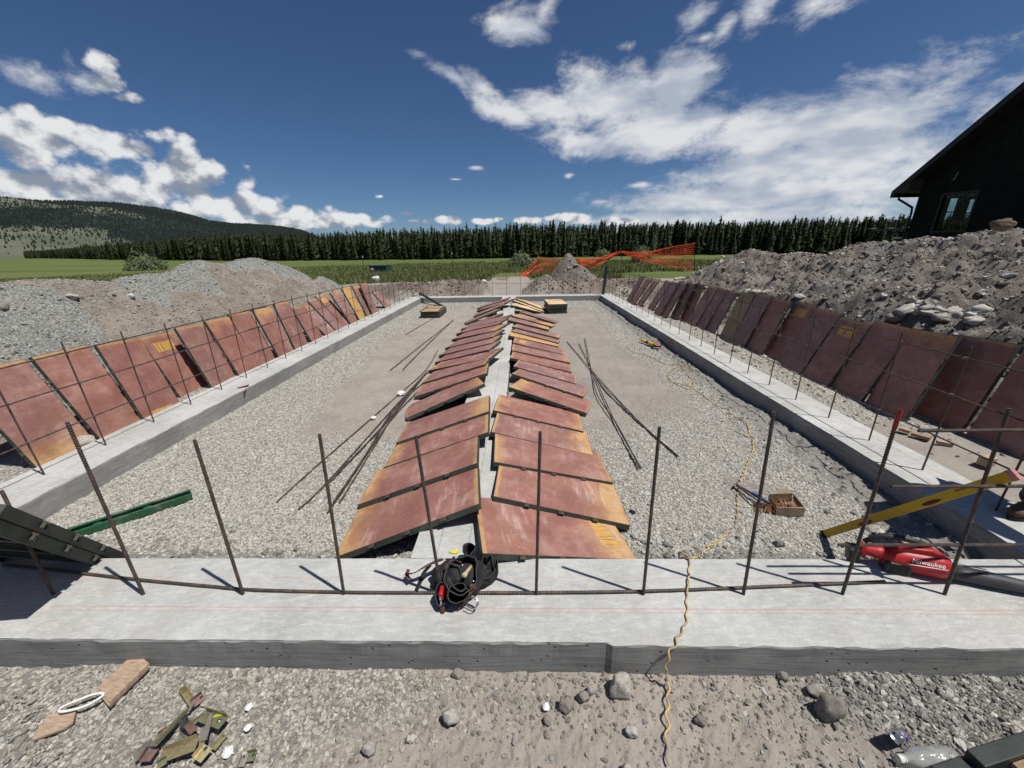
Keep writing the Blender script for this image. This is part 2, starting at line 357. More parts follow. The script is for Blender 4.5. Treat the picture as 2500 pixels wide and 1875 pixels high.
# ---------------------------------------------------------------- dirt piles (height fields with crests set out in place)
def crest(points,X=None,Y=None):
    out=[]
    for (px,py) in points:
        p=PX(px,py,X) if X is not None else PY(px,py,Y); out.append(((p.y if X is not None else p.x),p.z))
    out.sort(); return np.array(out)
def b_pile(gravcol,dirt1,dirt2,dark):
    def f(T,b,tc):
        O=tc.outputs['Object']; gr=T.attr('gravel')
        n1=T.noise(O,1.6,6,.6); n2=T.noise(O,9,8,.7); n3=T.noise(O,60,4,.65); v=T.voro(O,30,out='Color'); vd=T.voro(O,30)
        sv=T.node('ShaderNodeSeparateXYZ'); T.l.new(v,sv.inputs[0])
        d=T.mix(T.ramp(n1,.35,.65),dirt1,dirt2); d=T.mix(T.math('MULTIPLY',T.ramp(n2,.5,.7),.5),d,dark)
        d=T.mix(T.math('MULTIPLY',T.ramp(n3,.6,.75),.35),d,(.40,.37,.33))
        g=T.mix(sv.outputs[0],gravcol,tuple(c*.75 for c in gravcol)); g=T.mix(T.ramp(vd,.35,.6),g,tuple(c*.55 for c in gravcol))
        c=T.mix(T.ramp(T.math('ADD',gr,T.math('MULTIPLY_ADD',n2,.8,-.4)),.38,.6),d,g)
        T.l.new(c,b.inputs['Base Color']); b.inputs['Roughness'].default_value=1; b.inputs['Specular IOR Level'].default_value=.1
        h=T.math('ADD',T.math('MULTIPLY',n2,1.),T.math('MULTIPLY',n3,.3)); h=T.math('ADD',h,T.math('MULTIPLY',T.math('MULTIPLY',vd,gr),-.5))
        T.l.new(T.bump(h,.9,.06),b.inputs['Normal'])
    return f
M_pl=mat('pile_left',b_pile((.39,.39,.355),(.225,.188,.152),(.305,.262,.215),(.12,.098,.08)))
M_pr=mat('pile_right',b_pile((.27,.26,.24),(.160,.140,.120),(.240,.213,.185),(.058,.048,.040)))
def sil_clamp(X,Y,Z,pts_,drop):
    A=[azel(*p) for p in pts_]; az=np.array([a for a,e in A]); te=np.tan(np.array([e for a,e in A])); o_=np.argsort(az)
    lim=CH+np.hypot(X,Y)*np.interp(np.arctan2(X,Y),az[o_],te[o_])-drop
    return np.where((Y>0)&(np.arctan2(X,Y)>az.min()-.3)&(np.arctan2(X,Y)<az.max()+.3),np.minimum(Z,lim),Z)
def rot_noise(X,Y,u,v,sc,o,s):  # noise stretched along slope direction
    return fbm(X*u,Y*v,sc,o,s)
def build_left():
    c=crest([(-330,730),(-120,712),(0,690),(35,684),(90,680),(180,682),(250,687),(300,678),(340,672),(385,668),(430,655),(470,638),(500,634),(535,642),(575,634),(605,628),(640,631),(680,640),(715,655),(745,668)],X=-8.4)
    c=np.vstack([[[-3,c[0,1]*.9],[0,c[0,1]*1.]],c,[[c[-1,0]+1.8,.55],[c[-1,0]+3.4,.1]]])
    ys=np.concatenate([np.arange(-1,9,.045),np.arange(9,21,.06)]); xs=-5.62-np.concatenate([np.arange(0,4.2,.04),np.arange(4.2,12,.12)])
    X,Y=np.meshgrid(xs,ys); H=np.interp(Y,c[:,0],c[:,1]); t=-8.4-X   # t<0 towards the building
    wobx=.25*fbm(X,Y,.5,3,101)
    up=np.clip(1+(t+wobx*ss(-t,2.5,1.8))/(2.72-.38*ss(Y,7.5,9.5)),0,1)                         # 0 at the foot, 1 at crest
    prof=np.where(t<0,.92*up**.80+.08*up, np.exp(-(np.maximum(t-1.3,0)/2.2)**2))
    # hollows and shoulders in the near face
    face=ss(up,.12,.45)*(1-ss(up,.80,1.))
    Z=-.25+(H+.25)*prof+face*(.36*fbm(X,Y,.50,3,102)-.16*np.abs(fbm(X,Y,.9,3,107))+.10*fbm(X,Y,1.6,3,109,.6,True))
    Z+=ss(up,.05,.3)*(.11*fbm(X,Y,1.5,4,103,.55,True)+.045*fbm(X*1,Y*1,5,4,104,.6,True)+.016*fbm(X,Y,16,3,105))*(1-.45*ss(up,.86,1.)*(t<0))
    SL=[(-330,722),(-120,705),(0,690),(35,684),(90,680),(180,682),(250,687),(268,687),(285,678),(330,672),(350,668),(390,667),(415,662),(440,646),(470,636),(492,634),(510,641),(540,644),(565,638),(590,630),(612,628),(640,631),(665,638),(690,645),(715,655),(745,668),(765,684),(782,668),(800,667),(830,672),(860,684),(900,700)]
    Z=sil_clamp(X,Y,Z,SL,.02+.03*np.clip(fbm(X,Y,3,3,108)+.3,0,1))
    # dark hollow above the near panels
    hx,hy=-6.35,4.7; Z-=.42*np.exp(-(((X-hx)/.22)**2+((Y-hy)/.34)**2))
    grav=np.clip(.22+2.2*fbm(X,Y,.42,3,106)+.45*ss(up,.35,1.)-.28,0,1)*(1-.7*ss(up,.35,.0))
    G=ground_h(X,Y,False); keep=Z>G-.12
    me=grid_mesh('gravel_pile',X,Y,Z,M_pl,dict(gravel=grav),keep=keep)
    return tag(obj('gravel_pile',me),'long grey gravel and brown dirt pile behind the left row of panels','dirt pile'),(xs,ys,Z)
def build_right():
    c=crest([(1673,680),(1740,645),(1790,624),(1836,608),(1875,616),(1910,622),(1960,617),(2016,625),(2060,606),(2122,590),(2206,589),(2267,578),(2310,583),(2357,569),(2393,560),(2447,552),(2490,556),(2600,556),(2800,560)],X=8.9)
    c=np.vstack([[[-1,2.0],[3,2.1]],c,[[c[-1,0]+2.2,.1]]])
    ys=np.concatenate([np.arange(-1,10,.05),np.arange(10,26,.07)]); xs=5.10+np.concatenate([np.arange(0,5,.045),np.arange(5,11,.12)])
    X,Y=np.meshgrid(xs,ys); H=np.interp(Y,c[:,0],c[:,1]); t=X-8.9
    up=np.clip(1+(t+.3*fbm(X,Y,.5,3,111)*ss(-t,3.7,2.8))/3.75,0,1)
    prof=np.where(t<0,up**.88,np.exp(-(np.maximum(t-1.2,0)/2.0)**2))
    face=ss(up,.1,.35)*(1-ss(up,.82,1.))
    rid=fbm(X*.9,Y*1.0,.9,4,112,.55,True)+.5*fbm(X,Y,2.4,3,117,.6,True)
    Z=-.25+(H+.25)*prof+face*(.32*rid)
    Z+=ss(up,.04,.25)*(.11*fbm(X,Y,1.7,4,113,.6,True)*(1-.7*ss(up,.8,1.))+.05*fbm(X,Y,5.5,4,114,.6,True)+.015*fbm(X,Y,17,3,115))
    SR=[(1640,700),(1673,680),(1700,664),(1740,645),(1765,632),(1790,624),(1815,612),(1836,607),(1855,612),(1875,616),(1910,622),(1935,618),(1960,616),(1985,620),(2016,625),(2040,613),(2060,605),(2090,594),(2122,590),(2160,592),(2206,589),(2240,582),(2267,578),(2300,583),(2325,581),(2357,569),(2393,560),(2430,560),(2470,557),(2490,556),(2600,556),(2800,560)]
    Z=sil_clamp(X,Y,Z,SR,.02+.04*np.clip(fbm(X,Y,3,3,118)+.3,0,1))
    grav=np.clip(.1+1.1*fbm(X,Y,.7,3,116),0,1)
    G=ground_h(X,Y,False); keep=Z>G-.12
    me=grid_mesh('dirt_pile',X,Y,Z,M_pr,dict(gravel=grav),keep=keep)
    return tag(obj('dirt_pile',me),'long dark brown dirt pile strewn with rocks behind the right row of panels','dirt pile'),(xs,ys,Z)
def build_mid():
    xs=np.arange(.1,7.2,.04); ys=np.arange(16.9,23.5,.045); X,Y=np.meshgrid(xs,ys)
    def bump(px,py,Yc,rx,ry,base=-.2):
        p=PY(px,py,Yc); q=((X-p.x)/rx)**2+((Y-Yc)/ry)**2; return (p.z-base)*np.exp(-q**.8*1.1)
    Z=np.maximum.reduce([bump(1408,646,18.9,1.25,1.0),bump(1388,618,20.6,1.0,1.2),bump(1330,672,18.4,.9,.8),bump(1500,683,18.1,1.6,.7),bump(1590,680,18.0,1.4,.7)])-.22
    Z+=.10*fbm(X,Y,1.3,4,121,.6,True)*ss(Z,-.1,.5)+.035*fbm(X,Y,6,4,122,.6,True)
    G=ground_h(X,Y,False); keep=Z>G-.05
    me=grid_mesh('dirt_mound',X,Y,Z,M_pr,dict(gravel=np.clip(.2+fbm(X,Y,1,3,123),0,1)),keep=keep)
    return tag(obj('dirt_mound',me),'peaked grey dirt mound behind the back footing under the orange netting','dirt pile'),(xs,ys,Z)
pile_l,GL=build_left(); pile_r,GR=build_right(); pile_m,GM=build_mid()
def _samp(G,x,y):
    xs,ys,Z=G; flip=xs[0]>xs[-1]; xa=xs[::-1] if flip else xs; Za=Z[:,::-1] if flip else Z
    i=np.clip(np.searchsorted(xa,x)-1,0,len(xa)-2); j=np.clip(np.searchsorted(ys,y)-1,0,len(ys)-2)
    ok=(x>=xa[0])&(x<=xa[-1])&(y>=ys[0])&(y<=ys[-1])
    fx=np.clip((x-xa[i])/(xa[i+1]-xa[i]),0,1); fy=np.clip((y-ys[j])/(ys[j+1]-ys[j]),0,1)
    z=(Za[j,i]*(1-fx)+Za[j,i+1]*fx)*(1-fy)+(Za[j+1,i]*(1-fx)+Za[j+1,i+1]*fx)*fy
    return np.where(ok,z,-9)
def surf(x,y):
    x=np.asarray(x,float);y=np.asarray(y,float)
    return np.maximum.reduce([ground_h(x,y),_samp(GL,x,y),_samp(GR,x,y),_samp(GM,x,y)])
def PS(px,py): return PG(px,py,surf)
# ---------------------------------------------------------------- concrete footings
def b_conc(top,lines=()):
    def f(T,b,tc):
        O=tc.outputs['Object']; s=T.node('ShaderNodeSeparateXYZ'); T.l.new(O,s.inputs[0])
        n1=T.noise(O,1.4,6,.65); n2=T.noise(O,8,8,.7); n3=T.noise(O,120,4,.6)
        if top:
            rot=T.node('ShaderNodeMapping'); T.l.new(O,rot.inputs['Vector']); rot.inputs['Rotation'].default_value=(0,0,R(-33)); rot.inputs['Scale'].default_value=(2.2,8,1)
            sc=T.noise(rot.outputs[0],5.,10,.80)
            c=T.mix(T.ramp(n1,.3,.7),(.33,.33,.31),(.47,.47,.445)); c=T.mix(T.math('MULTIPLY',T.ramp(sc,.44,.74),.85),c,(.60,.60,.57)); c=T.mix(T.math('MULTIPLY',T.ramp(T.noise(O,3.1,9,.8),.52,.66),.5),c,(.54,.54,.51)); c=T.mix(T.math('MULTIPLY',T.ramp(T.noise(O,40,6,.8),.56,.66),.45),c,(.24,.24,.225)); sc2=T.ramp(T.noise(T.scale(rot.outputs[0],(1.3,3.2,1)),9,5,.75),.60,.66); c=T.mix(T.math('MULTIPLY',sc2,T.math('MULTIPLY',T.ramp(n1,.42,.60),.75)),c,(.70,.70,.67)); c=T.mix(T.math('MULTIPLY',T.ramp(T.noise(O,2.2,4,.6),.52,.68),.40),c,(.33,.325,.30)); spk=T.ramp(T.voro(O,33),.16,.07); c=T.mix(T.math('MULTIPLY',spk,T.math('MULTIPLY',T.ramp(n2,.5,.62),.7)),c,(.20,.20,.19))
            c=T.mix(T.math('MULTIPLY',T.ramp(n2,.56,.7),.45),c,(.31,.315,.305)); c=T.mix(T.math('MULTIPLY',T.ramp(T.noise(O,.9,3),.60,.74),.35),c,(.36,.325,.275))
            c=T.mix(T.math('MULTIPLY',T.ramp(n3,.62,.74),.5),c,(.25,.25,.24))
            pit=T.ramp(T.voro(T.vmath('ADD',O,T.vmath('MULTIPLY',T.noise(O,14,3,out='Color'),(.05,.05,.0))),9),.055,.02); pit=T.math('MULTIPLY',pit,T.ramp(n1,.5,.62)); c=T.mix(T.math('MULTIPLY',pit,.6),c,(.17,.17,.165))
            for (ax,v,wd,colr,st) in lines:
                dd=T.math('ABSOLUTE',T.math('SUBTRACT',T.math('MULTIPLY_ADD',T.noise(O,6,2),.002,s.outputs[ax]),v+.001))
                k=T.math('MULTIPLY',T.ramp(dd,wd,wd*.45),T.math('MULTIPLY',T.ramp(n2,.30,.52,.35,1.),st)); c=T.mix(k,c,colr)
            h=T.math('ADD',T.math('MULTIPLY',sc,.5),T.math('ADD',T.math('MULTIPLY',n3,.25),T.math('MULTIPLY',n2,.6)))
            T.l.new(T.bump(h,.8,.012),b.inputs['Normal'])
        else:
            gx=T.noise(T.scale(O,(1.1,1.1,30)),2.2,7,.65,dist=1.4)
            c=T.mix(T.ramp(n1,.3,.7),(.225,.225,.212),(.325,.322,.305)); c=T.mix(T.math('MULTIPLY',T.ramp(gx,.46,.60),.55),c,(.135,.137,.130))
            c=T.mix(T.math('MULTIPLY',T.ramp(n2,.55,.75),.35),c,(.31,.31,.295))
            pv=T.voro(O,20); pit=T.math('MULTIPLY',T.ramp(pv,.20,.09),T.ramp(T.noise(O,1.8,3),.44,.54)); c=T.mix(T.math('MULTIPLY',pit,.8),c,(.05,.05,.05))
            h=T.math('ADD',T.math('MULTIPLY',gx,.5),T.math('ADD',T.math('MULTIPLY',n3,.25),T.math('MULTIPLY',pit,-.9)))
            T.l.new(T.bump(h,.5,.006),b.inputs['Normal'])
        T.l.new(c,b.inputs['Base Color']); b.inputs['Roughness'].default_value=.86 if top else .72; b.inputs['Specular IOR Level'].default_value=.25
    return f
RED=(.50,.10,.08); GRY=(.13,.13,.12)
M_cside=mat('concrete_formed_side',b_conc(False))
M_ctop_f=mat('concrete_top_near',b_conc(True,[(1,1.602,.0026,RED,.6),(1,1.577,.0024,RED,.5),(1,1.812,.0022,RED,.35),(1,1.790,.0022,RED,.3)]))
M_ctop_l=mat('concrete_top_left',b_conc(True,[(0,-4.295,.006,RED,.4),(0,-4.50,.006,RED,.4)]))
M_ctop_r=mat('concrete_top_right',b_conc(True,[(0,3.385,.005,RED,.35),(0,3.60,.006,RED,.45),(0,3.575,.005,RED,.35)]))
M_ctop_c=mat('concrete_top_middle',b_conc(True,[(0,-.57,.005,GRY,.5),(0,-.37,.005,GRY,.5),(1,4.6,.005,GRY,.5),(1,6.4,.006,GRY,.45),(1,8.2,.007,GRY,.45),(1,10.4,.008,GRY,.4),(1,12.3,.009,GRY,.4)]))
def footing(name,a0,a1,b0,b1,along,mt,step,dz=0.,bottom=-.27,joint=None,ends=True):
    """a = along axis range, b = across range"""
    na=max(2,int((a1-a0)/step)+1); A=np.linspace(a0,a1,na)
    nb=max(4,int((b1-b0)/max(step,.05))+1)
    prof=[(b0,bottom,1),(b0,-.10,1),(b0,-.012,1),(b0+.004,-.003,1)]+[(b0+.004+(b1-b0-.008)*t,0,0) for t in np.linspace(0,1,nb)]+[(b1-.004,-.003,1),(b1,-.012,1),(b1,-.10,1),(b1,bottom,1)]
    V=[];F=[];MI=[];n=len(prof)
    for i,a in enumerate(A):
        for j,(bb,z,s_) in enumerate(prof):
            e=.0035*float(fbm(np.array([a]),np.array([bb+z*3]),14,3,7)[0]); edge=1. if j in(2,3,n-4,n-3) else .25
            ch=max(0,float(fbm(np.array([a]),np.array([bb]),5.5,3,9)[0])-.28)*.022*(1 if j in(3,n-4) else 0)
            off=0.
            if joint is not None and j<4 and a>joint: off=-.014
            bx=bb+off+(e*edge*2 if j<4 else (-e*edge*2 if j>=n-4 else 0)); zz=z+(e*.7 if not s_ else e*edge)-ch
            V.append((a,bx,zz+dz) if along=='x' else (bx,a,zz+dz))
    for i in range(na-1):
        for j in range(n-1):
            q=(i*n+j,(i+1)*n+j,(i+1)*n+j+1,i*n+j+1); F.append(q if along=='x' else q[::-1]); MI.append(1 if (j<3 or j>=n-4) else 0)
    for i in (0,na-1):
        q=tuple(i*n+j for j in range(n)); F.append(q); MI.append(1)
    return mesh(name,V,F,[mt,M_cside],False,MI)
found=empty('concrete_foundation',(0,0,0),'poured concrete footing ring with a middle strip, laid out with red chalk lines','foundation')
JX=P(1487,1600,-.05).x
for nm,args in dict(near_footing=(LO-1.0,RO+1.2,FO,FI,'x',M_ctop_f,.03),left_footing=(FI,BO,LO,LI,'y',M_ctop_l,.08),right_footing=(FI,BO,RI,RO,'y',M_ctop_r,.08),
                    back_footing=(LI,RI,BI,BO,'x',M_ctop_l,.12),middle_footing=(FI,BI,CL,CR_,'y',M_ctop_c,.06)).items():
    o=obj(nm,footing(nm,*args,joint=JX if nm=='near_footing' else None),found)
# ---------------------------------------------------------------- concrete form panels
def b_ply(T,b,tc):
    O=tc.outputs['Object']; s=T.node('ShaderNodeSeparateXYZ'); T.l.new(O,s.inputs[0]); x,y=s.outputs[0],s.outputs[1]
    def A(n): return T.attr(n,'OBJECT')
    rnd=T.math('MULTIPLY',A('seed'),37.); cb=T.node('ShaderNodeCombineXYZ'); T.l.new(rnd,cb.inputs[0]); T.l.new(rnd,cb.inputs[2]); Q=T.vmath('ADD',O,cb.outputs[0])
    n1=T.noise(Q,2.6,6,.62,dist=.4); n2=T.noise(Q,11,7,.68); n3=T.noise(Q,70,4,.6)
    st=T.noise(T.scale(Q,(14,1.2,1)),2.2,6,.65); gr=T.noise(T.scale(Q,(60,2.2,1)),2.,5,.6,dist=.3)
    mar=T.mix(T.ramp(n1,.34,.66),(.235,.100,.078),(.335,.150,.112)); pur=T.mix(T.ramp(n1,.3,.7),(.200,.118,.112),(.270,.160,.142))
    c=T.mix(A('purple'),mar,pur); c=T.mix(T.math('MULTIPLY',T.ramp(n2,.55,.72),.5),c,(.155,.062,.058))
    och=T.mix(T.ramp(gr,.35,.65),(.44,.25,.10),(.54,.34,.15)); rust=T.mix(T.ramp(n1,.3,.7),(.36,.175,.085),(.45,.24,.11))
    lo=T.math('SUBTRACT',T.math('MULTIPLY_ADD',n1,.34,A('worn_low')),T.math('ADD',y,.17)); hi=T.math('SUBTRACT',T.math('MULTIPLY_ADD',n1,.34,A('worn_high')),T.math('SUBTRACT',1.39,y))
    k=T.math('MAXIMUM',lo,hi); c=T.mix(T.math('MULTIPLY',T.ramp(k,-.10,.07),.85),c,rust); c=T.mix(T.ramp(k,.05,.12),c,och)
    c=T.mix(T.math('MULTIPLY',T.ramp(T.math('MULTIPLY_ADD',n2,.05,T.math('MINIMUM',y,T.math('SUBTRACT',1.2,y))),.055,.03),.75),c,och)
    # all-over finish: 1 = golden bare ply, 2 = tan, 3 = pale new ply
    fin=A('finish'); c=T.mix(T.ramp(fin,.4,.6),c,T.mix(T.math('MULTIPLY',T.ramp(n1,.5,.66),.5),T.mix(T.ramp(gr,.3,.7),(.50,.27,.075),(.62,.37,.12)),rust)); c=T.mix(T.ramp(fin,1.4,1.6),c,(.27,.20,.10)); c=T.mix(T.ramp(fin,2.4,2.6),c,T.mix(T.ramp(gr,.3,.7),(.66,.45,.24),(.74,.54,.31)))
    # repair patch of raw plywood with drip lines
    py0=A('patch'); dx=T.math('SUBTRACT',T.math('ABSOLUTE',T.math('SUBTRACT',x,.30)),.17); dy=T.math('SUBTRACT',T.math('ABSOLUTE',T.math('SUBTRACT',y,py0)),.075)
    pm=T.ramp(T.math('ADD',T.math('MAXIMUM',dx,dy),T.math('MULTIPLY_ADD',n2,.03,-.015)),.004,-.004); pm=T.math('MULTIPLY',pm,T.ramp(py0,.01,.02))
    drip=T.ramp(T.noise(T.scale(Q,(30,1.4,1)),2.5,2,.5),.56,.61); c=T.mix(pm,c,T.mix(T.math('MULTIPLY',drip,.75),(.56,.32,.08),(.20,.10,.045)))
    # cement haze and scuffs
    rm=T.node('ShaderNodeMapping'); T.l.new(Q,rm.inputs['Vector']); rm.inputs['Rotation'].default_value=(0,0,R(33)); rm.inputs['Scale'].default_value=(1,6,1)
    sc=T.noise(rm.outputs[0],3.4,7,.7); wh=T.math('MULTIPLY',T.ramp(T.math('ADD',T.math('MULTIPLY',sc,.6),T.math('MULTIPLY',n1,.55)),.60,.74),A('haze'))
    c=T.mix(T.math('MULTIPLY',wh,.6),c,(.52,.42,.40)); c=T.mix(T.math('MULTIPLY',T.ramp(T.noise(Q,5,6,.7),.46,.66),.30),c,(.44,.31,.25)); c=T.mix(T.math('MULTIPLY',T.ramp(T.noise(Q,1.7,5,.7),.48,.64),.55),c,(.235,.115,.070)); c=T.mix(T.math('MULTIPLY',T.ramp(T.noise(Q,23,4,.7),.60,.70),.45),c,(.13,.07,.06)); c=T.mix(T.math('MULTIPLY',T.ramp(n3,.64,.72),.35),c,(.50,.38,.34))
    # rivets near the tie slots
    rx=T.math('ABSOLUTE',T.math('SUBTRACT',T.math('ABSOLUTE',T.math('SUBTRACT',x,.305)),.235)); ry=T.math('PINGPONG',T.math('ADD',y,-.0),.305); ry=T.math('ABSOLUTE',T.math('SUBTRACT',ry,.285))
    rv=T.ramp(T.math('SQRT',T.math('ADD',T.math('MULTIPLY',rx,rx),T.math('MULTIPLY',ry,ry))),.010,.006); c=T.mix(T.math('MULTIPLY',rv,.6),c,(.36,.27,.24))
    T.l.new(c,b.inputs['Base Color']); T.l.new(T.ramp(n2,.3,.7,.42,.68),b.inputs['Roughness']); b.inputs['Specular IOR Level'].default_value=.35
    T.l.new(T.bump(T.math('ADD',n2,T.math('MULTIPLY',n3,.4)),.16,.004),b.inputs['Normal'])
M_ply=mat('overlaid_plywood',b_ply)
M_steel=mat('form_steel',color=(.056,.066,.053),rough=.6,metal=.0)
def b_green(T,b,tc):
    O=tc.outputs['Object']; n=T.noise(O,7,7,.68); n2=T.noise(O,45,4)
    c=T.mix(T.ramp(n,.5,.64),(.022,.085,.042),(.10,.13,.105)); c=T.mix(T.math('MULTIPLY',T.ramp(n2,.6,.7),.5),c,(.20,.21,.19))
    T.l.new(c,b.inputs['Base Color']); b.inputs['Roughness'].default_value=.5
M_green=mat('green_painted_steel',b_green)
M_wood=mat('raw_wood',lambda T,b,tc:(T.l.new(T.mix(T.ramp(T.noise(T.scale(tc.outputs['Object'],(3,40,3)),2,5,.6,dist=.5),.3,.7),(.20,.125,.075),(.36,.25,.16)),b.inputs['Base Color']),b.inputs['Roughness'].__setattr__('default_value',.85)))
PW,PL,PT=.608,1.218,.056
def rail_shape(x0,x1,y0,y1): 
    m_=MB(); m_.box(((x0+x1)/2,(y0+y1)/2,-PT/2),(x1-x0,y1-y0,PT)); return m_
ply_me=MB().box((PW/2,PL/2,-.0055),(PW-.008,PL-.008,.013)).me('plywood_face',M_ply)
side_me=[]
for s_ in (0,1):
    m_=MB(); x=0 if s_==0 else PW; t=.004 if s_==0 else -.004
    y0=0
    for yy in (.305,.61,.915,PL+.03):   # web broken by the dado slots
        y1=yy-.03 if yy<PL else PL; m_.box((x+t/2,(y0+y1)/2,-PT/2),(abs(t),y1-y0,PT)); y0=yy+.03
    for yy in (.305,.61,.915): m_.box((x+t/2,yy,-PT+.009),(abs(t),.062,.016)); m_.box((x+t*2.6,yy,-.03),(abs(t)*3.6,.05,.006))
    for zz in (-PT+.004,): m_.box((x+t*3,PL/2,zz-.0041),(abs(t)*6,PL,.004))
    side_me.append(m_.me('side_rail',M_steel))
end_me=[MB().box((PW/2,y+t/2,-PT/2),(PW-.0085,abs(t),PT)).me('end_rail',M_steel) for y,t in((0.,.004),(PL,-.004))]
rib_me=MB().box((0,0,-PT/2-.006),(PW-.012,.008,PT-.016)).box((0,.014,-PT+.003),(PW-.012,.024,.004)).me('cross_rib',M_steel)
clip_me=MB().box((0,0,-.012),(.030,.045,.007)).box((.010,.0,-.030),(.007,.030,.034)).box((-.006,.026,-.020),(.018,.007,.026)).me('tie_clip',M_steel)
def make_panel(mw,label,clips=True,group=None,**props):
    label=' '.join(label.split()[:16]) if len(label.split())>16 else label
    root=empty('concrete_form',label=label,cat='concrete form',group=group); root.matrix_world=mw
    o=obj('plywood_face',ply_me,root)
    d=dict(seed=random.random(),purple=random.random()*.45,worn_low=.0,worn_high=.0,finish=0.,patch=0.,haze=random.random()*.5); d.update(props)
    for k,v in d.items(): o[k]=float(v)
    for m_ in side_me: obj('side_rail',m_,root)
    for m_ in end_me: obj('end_rail',m_,root)
    for yy in (.305,.61,.915): obj('cross_rib',rib_me,root,loc=(PW/2,yy,0))
    if clips:
        for yy in (.305,.61,.915):
            obj('tie_clip',clip_me,root,loc=(-.006,yy,-.006)); o=obj('tie_clip',clip_me,root,loc=(PW+.006,yy,-.006)); o.rotation_euler=(0,0,math.pi)
    return root
def panel_frame(bn,tn,zb,tilt,out,choose='high',L=PL):
    """bn: pixel of the near corner standing on the ground, tn: pixel of the near corner at the raised end"""
    A=P(bn[0],bn[1],zb); d=Vector(pray(*tn)); E=Vector(EYE); oc=E-A; b_=d.dot(oc); c_=oc.dot(oc)-L*L; disc=b_*b_-c_
    if disc<0: t=-b_; err=math.sqrt(-disc)
    else:
        s_=math.sqrt(disc); c2=[E+d*(-b_-s_),E+d*(-b_+s_)]; err=0
        if choose=='high': Tp=max(c2,key=lambda p:p.z)
        elif choose=='low': Tp=min(c2,key=lambda p:abs(p.z-.10))
        else: Tp=max(c2,key=lambda p:abs(p.x))
    if disc<0: Tp=E+d*t
    if choose=='low':
        Tp=P(tn[0],tn[1],.10 if A.x>0 else .185); err=(Tp-A).length/L
    if choose=='out':
        best=None
        for dy in np.linspace(-.35,.3,66):
            q=PY(tn[0],tn[1],A.y+dy); v=q-A; inc=math.degrees(math.atan2(v.z,abs(v.x)))
            k=abs(inc-(72 if A.x>0 else 69))+220*max(0,abs(dy)-.03)
            if best is None or k<best[0]: best=(k,q)
        Tp=best[1]; u0=(Tp-A).normalized(); A=Tp-u0*L
    u=(Tp-A).normalized(); w_=Vector((0,1,0)); w_=(w_-u*w_.dot(u)).normalized(); n=u.cross(w_)
    if n.dot(out)<0: n=-n
    w_=(w_*math.cos(tilt)-n*math.sin(tilt)).normalized(); n=u.cross(w_).normalized()
    if n.dot(out)<0: n=-n
    # panel local axes: x width, y length, z face
    if w_.cross(u).dot(n)>0: x=w_; o_=A
    else: x=-w_; o_=A+w_*PW
    M=Matrix((x,u,n)).transposed().to_4x4(); M.translation=o_
    if choose=='low': M=M@Matrix.Diagonal((1,err,.8,1))
    else: M=M@Matrix.Rotation(random.gauss(0,.012),4,'Z')@Matrix.Diagonal((1,1,.7,1))
    return M,A,Tp,err
ORD=['nearest','second nearest','third nearest','fourth nearest','fifth nearest','sixth nearest','seventh nearest','eighth nearest','ninth nearest','tenth nearest','eleventh nearest','twelfth nearest','thirteenth nearest','fourteenth nearest','fifteenth nearest','sixteenth nearest','seventeenth nearest','eighteenth nearest','nineteenth nearest','twentieth nearest','twenty-first nearest','farthest']
def Zf(ox,oy,k): return lambda x,y:(ox+x*k,oy+y*k)
Z1,Z2,Z3,Z4,Z5,Z6,Z7,Z8=Zf(1040,820,.09042),Zf(1100,715,.06932),Zf(1230,715,.06932),Zf(1220,820,.10849),Zf(1160,950,.27119),Zf(640,660,.14467),Zf(400,730,.14467),Zf(0,820,.21695)
Z9,Z10,Z11=Zf(1780,680,.18083),Zf(2120,760,.22905),Zf(1500,660,.18083)
def look(p):
    f=p.get('finish',0)
    if f==1: return 'golden bare plywood form panel'
    if f==2: return 'plain tan form panel'
    if f==3: return 'pale new plywood form panel'
    s='purplish' if p.get('purple',0)>.6 else ('dark maroon' if p.get('purple',0)>.3 else 'maroon')
    e=''
    if p.get('patch',0)>0: e=' with an ochre repair patch'
    elif p.get('worn_low',0)>.2 and p.get('worn_high',0)>.2: e=' with both ends worn to ochre'
    elif p.get('worn_low',0)>.1: e=' with its lower end worn to ochre'
    elif p.get('worn_high',0)>.1: e=' with its upper end worn to ochre'
    elif p.get('haze',0)>.8: e=' scuffed with grey cement'
    return s+' form panel'+e
